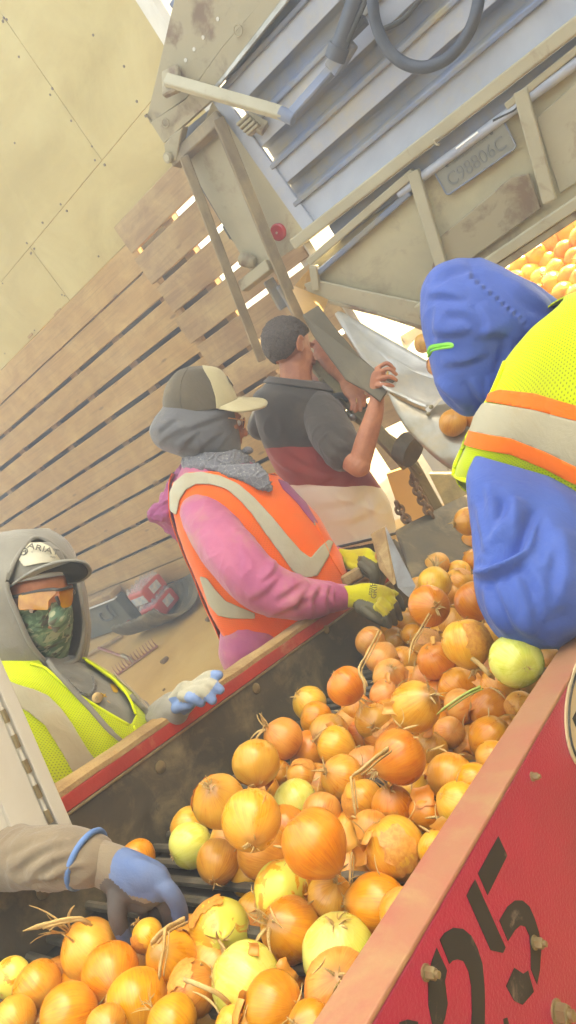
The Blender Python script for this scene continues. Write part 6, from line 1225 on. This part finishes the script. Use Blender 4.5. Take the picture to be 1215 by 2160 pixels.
ON = [
 (730, 1447, 43, 'o', (.7, .6, .5), 'round orange onion alone against the liner, nearest the upper bolt'),
 (653, 1484, 37, 'g', (-.7, -.5, .3), 'small golden onion with white frayed neck at the liner below the blue glove'),
 (667, 1515, 36, 'o', None, 'small glossy orange onion just under the one with a frayed neck'),
 (752, 1494, 33, 'g', (-.2, -.9, .2), 'pear shaped little golden onion beside bare belt rods'),
 (787, 1522, 40, 'g', None, 'bright yellow-orange onion right of the pear shaped one'),
 (694, 1548, 42, 'g', None, 'plump golden onion partly hidden behind one with a brown root end'),
 (708, 1573, 42, 'g', (.85, .1, .4), 'tan-gold onion showing brown root end towards the rail'),
 (875, 1490, 53, 'g', (.3, -.4, .4), 'large shiny yellow onion in the middle of the heap, highlight on top'),
 (842, 1596, 58, 'o', (-.8, .35, .3), 'large deep orange onion with pale straw neck at its left'),
 (597, 1558, 43, 'b', (-.75, -.6, .2), 'tan onion with a tall curled dry neck against the liner'),
 (540, 1609, 51, 'g', (.1, .55, .8), 'golden onion showing its hairy root end, against the liner'),
 (586, 1630, 28, 'o', None, 'very small orange onion right of the hairy root'),
 (462, 1690, 56, 'g', (-.2, -.6, .5), 'big round pale gold onion against the liner, alone'),
 (556, 1668, 35, 'g', None, 'little golden onion above the crushed onion'),
 (638, 1636, 34, 'g', None, 'small golden onion above the pale green-topped one'),
 (722, 1640, 47, 'g', None, 'smooth light golden onion right of centre, straw lying across it'),
 (622, 1690, 47, 'p', None, 'green-yellow peeled onion in the middle of the belt, half covered'),
 (680, 1712, 42, 'k', None, 'pinkish onion above the largest orange one'),
 (765, 1688, 44, 'g', None, 'golden onion under a tangle of straw in the centre'),
 (829, 1702, 46, 'o', (-.2, -.8, .3), 'streaked orange onion with flaking top, centre right'),
 (531, 1730, 63, 'g', (.1, .25, .9), 'big onion facing up with matted dry neck in its middle'),
 (553, 1796, 55, 'b', None, 'tan onion with torn cap of skin below the matted neck'),
 (663, 1778, 70, 'o', (.6, .6, .3), 'largest smooth orange onion left of centre'),
 (783, 1752, 42, 'b', None, 'shaded brownish onion wedged between two big ones'),
 (829, 1788, 67, 'g', (.5, .75, .3), 'very big yellow-gold onion right of centre, near the red plate'),
 (897, 1718, 37, 'o', (-.7, .2, .4), 'small orange onion with straw over its left side by the right wall'),
 (966, 1696, 47, 'g', None, 'golden onion pressed to the right wall below the ink-marked one'),
 (951, 1640, 52, 'g', None, 'golden onion with dark printed looking marks on loose skin'),
 (398, 1745, 42, 'g', None, 'orange onion behind the pale peeled one at the liner'),
 (400, 1783, 46, 'p', None, 'pale yellow peeled onion near the liner above the working glove'),
 (459, 1817, 46, 'b', None, 'dull brown onion right of the pale peeled one'),
 (928, 1795, 46, 'g', (-.3, .9, .3), 'shiny yellow onion under the right wall with hairy neck'),
 (592, 1878, 58, 'h', (-.6, .4, .6), 'half peeled yellow-green onion with a root spot, below the big orange one'),
 (697, 1893, 50, 'b', (.2, -.8, .4), 'brown-orange onion under a dry stalk'),
 (797, 1907, 61, 'o', None, 'big orange onion with cracked skin at the right wall'),
 (855, 1932, 54, 'g', None, 'gold onion half hidden under the right flange'),
 (463, 1966, 66, 'h', (.1, -.3, .8), 'large half peeled onion with pale cap, right of the working glove'),
 (612, 1960, 64, 'o', (-.6, -.5, .5), 'large orange onion with a long flat dry neck lying left'),
 (716, 2012, 80, 'p', (-.1, -.9, .2), 'big pale green peeled onion at the right, stalk standing up'),
 (720, 2090, 80, 'k', (-.1, -.6, .5), 'big orange-pink onion with peeling top, bottom right of the heap'),
 (520, 2072, 76, 'p', None, 'big pale yellow-green peeled onion at the bottom'),
 (578, 2122, 66, 'o', (.6, -.3, .5), 'amber onion at the bottom edge right of the pale peeled one'),
 (408, 2085, 54, 'b', None, 'dull tan onion left of the pale bottom onion'),
 (362, 2022, 54, 'o', (-.3, -.6, .5), 'orange onion with a straw strip over it under the working glove'),
 (288, 2112, 65, 'o', None, 'bright orange onion at the bottom left of centre'),
 (234, 2054, 60, 'o', None, 'smooth orange onion second from the long-necked one'),
 (188, 2002, 60, 'g', (-.75, -.75, .1), 'orange-gold onion with a long curved dry neck'),
 (78, 2080, 50, 'g', (.8, .5, .3), 'golden onion with dry roots at the lower left'),
 (24, 2062, 40, 'h', None, 'pale half peeled onion at the left edge'),
 (143, 2142, 62, 'o', None, 'orange onion cut by the bottom edge at the left'),
 (362, 2162, 58, 'o', None, 'orange onion cut by the bottom edge below centre'),
 (30, 2152, 46, 'g', (.6, .0, .6), 'golden onion at the lower left corner'),
 (310, 1972, 34, 'g', None, 'small golden onion directly under the fingers of the working glove'),
 (290, 1812, 40, 'o', (.7, .2, .5), 'orange onion at the liner behind the working glove'),
 (492, 2166, 40, 'g', None, 'golden onion just entering at the bottom centre'),
 (655, 2165, 50, 'o', None, 'amber onion at the bottom edge by the red plate'),
 (224, 2168, 44, 'g', None, 'golden onion at the bottom edge between two orange ones'),
 (824, 1427, 38, 'k', (-.1, -.5, .7), 'pinkish onion with a torn white flake on top'),
 (805, 1391, 37, 'k', None, 'pink-brown onion beside the liner behind the straw stalk'),
 (850, 1398, 36, 'g', (.3, .5, .5), 'golden onion with a straw strand down its front'),
 (920, 1394, 41, 'o', None, 'glossy amber onion with a torn pink rim'),
 (905, 1430, 38, 'k', (.8, .3, .4), 'red-veined onion with wiry roots pointing right'),
 (966, 1450, 43, 'o', (.2, .2, .5), 'shiny orange onion left of the green leaf strip'),
 (995, 1418, 38, 'o', (.6, .5, .2), 'deep orange onion under a thick straw neck'),
 (985, 1356, 52, 'g', (.2, .9, .3), 'tall orange onion pointing its neck down, in front of the blue sleeve'),
 (1088, 1393, 57, 'p', None, 'big pale yellow peeled onion under the blue sleeve'),
 (1055, 1450, 42, 'g', (.3, .4, .6), 'golden onion with a dark spot below the pale peeled one'),
 (1035, 1497, 46, 'o', None, 'cracked orange onion beside the right wall'),
 (1098, 1490, 33, 'g', None, 'golden onion tucked against the right wall'),
 (972, 1490, 37, 'k', None, 'pale pink-gold onion behind the green leaf strip'),
 (948, 1545, 33, 'k', None, 'small lilac-pink onion in the torn skins'),
 (812, 1467, 33, 'k', None, 'peach onion with a split side above the shiny yellow one'),
 (1035, 1556, 45, 'o', None, 'orange onion with curled skin by the right wall'),
 (1042, 1602, 40, 'g', None, 'gold onion half under the right wall flange'),
 (910, 1577, 36, 'b', None, 'brownish onion wrapped in torn papery skin'),
 (781, 1353, 33, 'k', (.7, .5, .4), 'reddish streaked onion just below the grey glove fingers'),
 (835, 1352, 29, 'g', None, 'little shiny gold onion under the grey glove fingers'),
 (900, 1361, 35, 'b', None, 'brown lined onion left of the tall one'),
 (905, 1278, 39, 'o', (.1, -.1, .95), 'orange onion facing the viewer with its dimpled neck'),
 (958, 1311, 31, 'g', None, 'gold onion between the dimpled one and the tall one'),
 (1000, 1267, 38, 'o', (.4, .7, .4), 'orange onion by the sleeve with straw hanging down'),
 (956, 1281, 27, 'k', None, 'small pink onion left of the blue sleeve'),
 (916, 1230, 31, 'g', None, 'golden onion beyond the divider blade'),
 (884, 1240, 21, 'k', None, 'tiny pinkish onion touching the divider blade'),
 (968, 1229, 27, 'g', None, 'pale gold onion in the second row from the apron'),
 (995, 1238, 23, 'k', None, 'rosy onion at the fold of the blue sleeve'),
 (968, 1207, 23, 'g', None, 'flat gold onion topping the far rows'),
 (976, 1182, 25, 'g', None, 'gold onion in the far row on the apron'),
 (944, 1192, 20, 'g', None, 'small gold onion at the left end of the far row'),
 (1004, 1184, 25, 'o', None, 'orange onion at the right end of the far row'),
 (955, 1150, 24, 'o', None, 'lone red-orange onion resting on the rubber apron'),
 (978, 1164, 18, 'b', None, 'small brown onion behind the lone one on the apron'),
 (988, 1100, 27, 'g', None, 'dusty onion farthest up the apron by the vest hem'),
 (1045, 1322, 26, 'g', None, 'golden onion hidden below the blue sleeve elbow'),
 (862, 1311, 26, 'g', None, 'gold onion touched by the grey fingertips'),
 (825, 1323, 20, 'k', None, 'small pinkish onion at the grey fingertips'),
 (1160, 1387, 24, 'k', None, 'pink onion squeezed between sleeve and right wall'),
 (1037, 1290, 23, 'o', None, 'small orange onion by the sleeve'),
 (945, 1258, 24, 'b', None, 'dusty brown onion in the middle of the far heap'),
 (935, 1340, 27, 'g', None, 'gold onion behind the tall one'),
 (870, 1340, 22, 'o', None, 'small amber onion under the hanging straw'),
 (1075, 1540, 34, 'g', None, 'gold onion hard against the flange, upper right'),
 (1000, 1650, 40, 'o', None, 'amber onion against the flange, right of the ink-marked one'),
 (955, 892, 29, 'b', None, 'dusty onion on the apron plate under the blue hood'),
 (988, 925, 26, 'o', None, 'red-brown onion at the edge of the yellow vest'),
 (985, 968, 22, 'o', None, 'onion peeping out above the vest hem'),
 (893, 724, 20, 'k', None, 'pinkish onion beside the hood on the sunlit chute'),
 (925, 770, 24, 'k', (-.5, .3, .6), 'shaded onion with torn neck under the green hood cord'),
 (1000, 880, 28, 'o', None, 'dusky orange onion below the chin of the hood'),
 (808, 1172, 15, 'b', None, 'brown onion behind the far glove, by the blade')]
N_belt = .545
items = []
for x, y, r, k, nk_, lb in ON:
    if 1090 < y < 1345: r *= 1.14
    v = ray(x, y); dn = -(v @ NA); d_size = .046 * F / r
    if y < 1000: d = 2.2 if y > 850 else (2.38 if x < 910 else 2.25)
    elif (x, y) == (808, 1172): d = 2.25
    else:
        lo, hi = (.365 / dn, .535 / dn) if y > 1420 else (.30 / dn, .52 / dn)
        d = min(max(d_size, lo), hi)
        if y < 1260: d = min(max(d_size, 1.7), 2.44 - (y - 1100) * .0024)
    items.append([x, y, r, k, nk_, lb, d])
for it in range(60):                     # push apart along the sight line until they only touch
    mv = 0
    order = sorted(items, key=lambda q_: q_[6] - q_[2] * q_[6] / F)
    for i in range(len(order)):
        A = order[i]; ra_ = A[2] * A[6] / F; pa = np.array(at(A[0], A[1], A[6]))
        for j in range(i + 1, len(order)):
            B = order[j]
            if abs(A[0] - B[0]) + abs(A[1] - B[1]) > (A[2] + B[2]) * 1.5: continue
            rb = B[2] * B[6] / F; pb_ = np.array(at(B[0], B[1], B[6])); g_ = ra_ + rb - np.linalg.norm(pa - pb_)
            if g_ > .1 * min(ra_, rb): B[6] += .0035; A[6] -= .001; mv += 1
    if not mv: break
def place(x, y, r, k, nk_, lb, d, group=None, rnd_=None):
    rd = rnd_ or random.Random(int(x * 31 + y * 7)); s_ = rd.choice(SHAPES)[0]
    if k in 'p' and rd.random() < .8: s_ = 1
    o = bpy.data.objects.new('onion', BODY[s_, k]); COL.objects.link(o); rad = r * d / F
    o.location = at(x, y, d); o.scale = (rad,) * 3
    if nk_: z = CAMR * nk_[0] + CAMD * nk_[1] - CAMF * nk_[2]
    else: z = Vector((rd.gauss(0, 1), rd.gauss(0, 1), rd.gauss(0, 1))); z = z if z.length > .1 else Vector((0, 0, 1))
    o.rotation_mode = 'QUATERNION'; qz = z.normalized().to_track_quat('Z', 'Y'); o.rotation_quaternion = qz
    tag(o, lb, 'onion', group)
    ln = 'long' in lb or 'tall curled' in lb
    def child(name, me):
        c = bpy.data.objects.new(name, me); COL.objects.link(c); c.parent = o; c.rotation_euler = (0, 0, rd.uniform(0, 6.28)); return c
    if k != 'p' or nk_:
        if rd.random() < .85 or nk_: child('dry_neck', rd.choice(LNECK) if ln else rd.choice(NECK))
    c = child('root_tuft', rd.choice(ROOT)); c.rotation_euler = (math.pi, 0, rd.uniform(0, 6.28))
    if rd.random() < .4 and k not in 'p': child('loose_skin', rd.choice(LOOSE))
    return o
for it in items: place(*it[:6], it[6])
# onions mostly buried under the others
rd = random.Random(5); fill = []; used = set()
HE = [(760, 1470), (700, 1500), (640, 1560), (560, 1640), (480, 1720), (420, 1810), (520, 1890), (420, 1960), (300, 2010), (150, 2060), (20, 2100), (40, 2170), (640, 2170), (760, 2060), (860, 1900), (950, 1740), (1040, 1620), (1100, 1500), (1150, 1400), (1060, 1330), (1020, 1200), (1000, 1130), (940, 1150), (880, 1220), (870, 1270), (830, 1330), (790, 1400)]
tries = 0
IT = np.array([[q_[0], q_[1], q_[6]] for q_ in items if q_[1] > 1090])
def heap_d(x, y):
    w_ = 1 / ((IT[:, 0] - x) ** 2 + (IT[:, 1] - y) ** 2 + 400) ** 1.5; return float((w_ * IT[:, 2]).sum() / w_.sum())
while tries < 9000:
    tries += 1; x, y = rd.uniform(20, 1140), rd.uniform(1150, 2160)
    if any((x - I[0]) ** 2 + (y - I[1]) ** 2 < (I[2] * .93) ** 2 for I in items) or any((x - f_[0]) ** 2 + (y - f_[1]) ** 2 < (f_[2] * .8) ** 2 for f_ in fill): continue
    if math.hypot(x - 815, y - 1290) < 62 or math.hypot(x - 425, y - 1858) < 62 or math.hypot(x - 505, y - 1885) < 40: continue
    if sd_poly(np.array([[x, y]], float), HE)[0] < 12: continue
    v = ray(x, y); d = heap_d(x, y) + .075; r = (rd.uniform(.040, .047) if y > 1420 else rd.uniform(.046, .054)) * F / d
    if all(math.hypot(x - a, y - b) > (r + c) * .40 for a, b, c in fill):
        vis = 0
        for q_ in range(40):
            a_ = q_ * 2.4; e_ = r * math.sqrt((q_ + .5) / 40); px, py = x + e_ * math.cos(a_), y + e_ * math.sin(a_)
            vis += all((px - I[0]) ** 2 + (py - I[1]) ** 2 > I[2] ** 2 for I in items if I[6] < d + .03) and all((px - f_[0]) ** 2 + (py - f_[1]) ** 2 > f_[2] ** 2 for f_ in fill)
        if vis < 3: continue
        dirs = ('right of', 'below right of', 'just below', 'below left of', 'left of', 'above left of', 'just above', 'above right of'); lab = None
        for I in sorted(items, key=lambda I: math.hypot(I[0] - x, I[1] - y))[:14]:
            k_ = int(round(math.atan2(y - I[1], x - I[0]) / (math.pi / 4))) % 8; l_ = 'half buried onion %s the %s' % (dirs[k_], I[5])
            if len(l_.split()) <= 16 and l_ not in used: lab = l_; break
        if lab is None: continue
        used.add(lab); fill.append((x, y, r)); place(x, y, r, rd.choice('ggoobk'), None, lab, d, 'onions half buried in the heap on the belt', rd)
# sunlit load in the truck bed behind the gate, row by row under the gate rail
rd = random.Random(11); ORD = ('first', 'second', 'third', 'fourth', 'fifth', 'sixth', 'seventh', 'eighth', 'ninth')
for row in range(7):
    dy = 10 + 30 * row; x = 1040 + dy / 1.286 - 6; n_ = 0
    while x < 1262:
        xx, yy = x + rd.uniform(-5, 5), 560 - .686 * (x - 1040) + dy + rd.uniform(-6, 6); dd = (TY + .14) / ray(xx, yy)[1] + .06 * rd.random() + .065 * (6 - row)
        place(xx, yy, rd.uniform(23, 28), rd.choice('googo'), None, 'sunlit onion in truck load, %s from left in %s row under gate rail' % (ORD[n_], ORD[row]), dd, 'onions of the truck load', rd); x += 33; n_ += 1
# loose straw and husk lying on the heap
m = MB(); m2 = MB(); rd = random.Random(9)
for _ in range(420):
    A = rd.choice(items)
    if A[1] < 1150: continue
    a = rd.uniform(0, 6.28); x, y = A[0] + A[2] * 1.0 * math.cos(a), A[1] + A[2] * 1.0 * math.sin(a)
    if sd_poly(np.array([[x, y]], float), HE)[0] < 6: continue
    d = A[6] - A[2] * A[6] / F * rd.uniform(-.3, .55); p = at(x, y, d); t = Vector((rd.gauss(0, 1), rd.gauss(0, 1), rd.gauss(0, .5))).normalized(); c = Vector((rd.gauss(0, 1), rd.gauss(0, 1), rd.gauss(0, 1))) * .5
    if rd.random() < .72:
        L_ = rd.uniform(.012, .045); P = [p]
        for k in range(5): t = (t + c * .35).normalized(); P.append(P[-1] + t * L_ / 5)
        m.tube(P, [.0012, .0018, .0022, .002, .0015, .0006], 5, 0, .4)
    else:
        s_ = rd.uniform(.006, .018); u = t.orthogonal().normalized(); n_ = t.cross(u); V = []
        for i in range(5):
            for j in range(5):
                q_ = (t * (i / 4 - .5) * (1 + .5 * rd.random()) + u * (j / 4 - .5) * (1 + .3 * rd.random())) * s_ * 1.5 + n_ * s_ * (.55 * (abs(j / 4 - .5) * 2) ** 2 + .2 * rd.random()); V.append(p + q_)
        m2.add(V, [(i * 5 + j, i * 5 + j + 1, (i + 1) * 5 + j + 1, (i + 1) * 5 + j) for i in range(4) for j in range(4)])
o = m.build('straw_scraps', STRAW, smooth=True); tag(o, 'dry straw scraps scattered over the onion heap', 'straw', kind='stuff')
o = m2.build('papery_husks', FLAKE, smooth=True); tag(o, 'torn papery husks scattered over the onion heap', 'husk', kind='stuff'); md = o.modifiers.new('t', 'SOLIDIFY'); md.thickness = .0004
def stalk(name, label, pts, rad, mt, flat=.5):
    P = smoothline([at(*p) for p in pts], 30); n = len(P); m = MB()
    m.tube(P, [rad * (.75 + .35 * abs(noise.noise(Vector((i * .4, rad * 999, 0))))) * (1 if i < n - 6 else (n - i) / 6.0) for i in range(n)], 8, 0, flat)
    P2 = smoothline([Vector(p) + CAMR * rad * .9 + CAMD * rad * .5 for p in P[: int(n * .8)]], 20); m.tube(P2, rad * .45, 6, 0, .5)
    o = m.build(name, mt, loc=P[0], smooth=True); tag(o, label, 'stalk'); return o
stalk('dry_stalk', 'long curved straw stalk at the lower left above the onions', [(186, 1948, .985), (165, 1938, .97), (130, 1942, .965), (90, 1952, .96), (48, 1964, .96)], .0058, STRAW)
stalk('dry_stalk', 'straw stalk hanging down beside the liner near the yellow glove', [(800, 1330, 1.40), (775, 1378, 1.36), (757, 1412, 1.33), (768, 1440, 1.30), (770, 1470, 1.30)], .006, STRAW)
stalk('dry_stalk', 'thin upright stalk over the pale green peeled onion', [(742, 1800, 1.02), (738, 1850, .98), (735, 1900, .96), (733, 1944, .98)], .0042, STRAW)
stalk('dry_stalk', 'thin twig with a frayed end over the bottom pale onion', [(388, 2066, .83), (430, 2082, .80), (465, 2100, .79), (500, 2135, .80)], .0038, STRAW)
stalk('dry_stalk', 'broad straw strip lying across the orange onion under the glove', [(388, 1940, .96), (352, 1958, .94), (330, 1978, .94), (318, 1995, .94)], .0065, STRAW)
stalk('dry_stalk', 'upright straw strip between two onions below the working glove', [(348, 1960, .93), (345, 2000, .91), (338, 2040, .90), (336, 2068, .90)], .0062, STRAW)
stalk('leaf_strip', 'greenish dry leaf strip lying on the heap towards the right wall', [(1012, 1450, 1.13), (985, 1462, 1.12), (950, 1485, 1.12), (920, 1508, 1.13)], .0055, GREENL)
stalk('dry_stalk', 'thick straw neck running to the right wall under the peeled onion', [(995, 1388, 1.2), (1012, 1402, 1.19), (1030, 1420, 1.18), (1044, 1434, 1.19)], .0055, STRAW)
stalk('dry_stalk', 'straw bundle fanned out left of the deep orange onion', [(818, 1580, 1.04), (790, 1600, 1.02), (765, 1622, 1.02), (738, 1640, 1.03)], .0065, STRAW)
stalk('dry_stalk', 'hanging straw strands in front of the centre golden onion', [(740, 1640, 1.02), (745, 1680, 1.0), (750, 1720, .99)], .0055, STRAW)
stalk('dry_stalk', 'straw strand hanging in front of the tall onion', [(905, 1295, 1.4), (885, 1330, 1.36), (868, 1360, 1.33), (862, 1400, 1.3)], .005, STRAW)
# ------------------------------------------------------------------ dusty air
def haze():
    me = bpy.data.meshes.new('haze'); bm = bmesh.new(); bmesh.ops.create_cube(bm, size=1)
    x0, x1, y0, y1, z0, z1 = -12, 12, -8, 12, -1.1, 6.6
    for v in bm.verts: v.co = ((x0 + x1) / 2 + v.co.x * (x1 - x0), (y0 + y1) / 2 + v.co.y * (y1 - y0), (z0 + z1) / 2 + v.co.z * (z1 - z0))
    bm.to_mesh(me); bm.free(); o = bpy.data.objects.new('haze', me); COL.objects.link(o); o['kind'] = 'stuff'
    m = bpy.data.materials.new('dusty_air'); m.use_nodes = True; t = m.node_tree; t.nodes.remove(t.nodes['Principled BSDF'])
    v = t.nodes.new('ShaderNodeVolumePrincipled'); v.inputs['Color'].default_value = (.92, .94, .98, 1); v.inputs['Density'].default_value = .075; v.inputs['Anisotropy'].default_value = .2
    t.links.new(v.outputs[0], t.nodes['Material Output'].inputs['Volume']); me.materials.append(m)
haze()
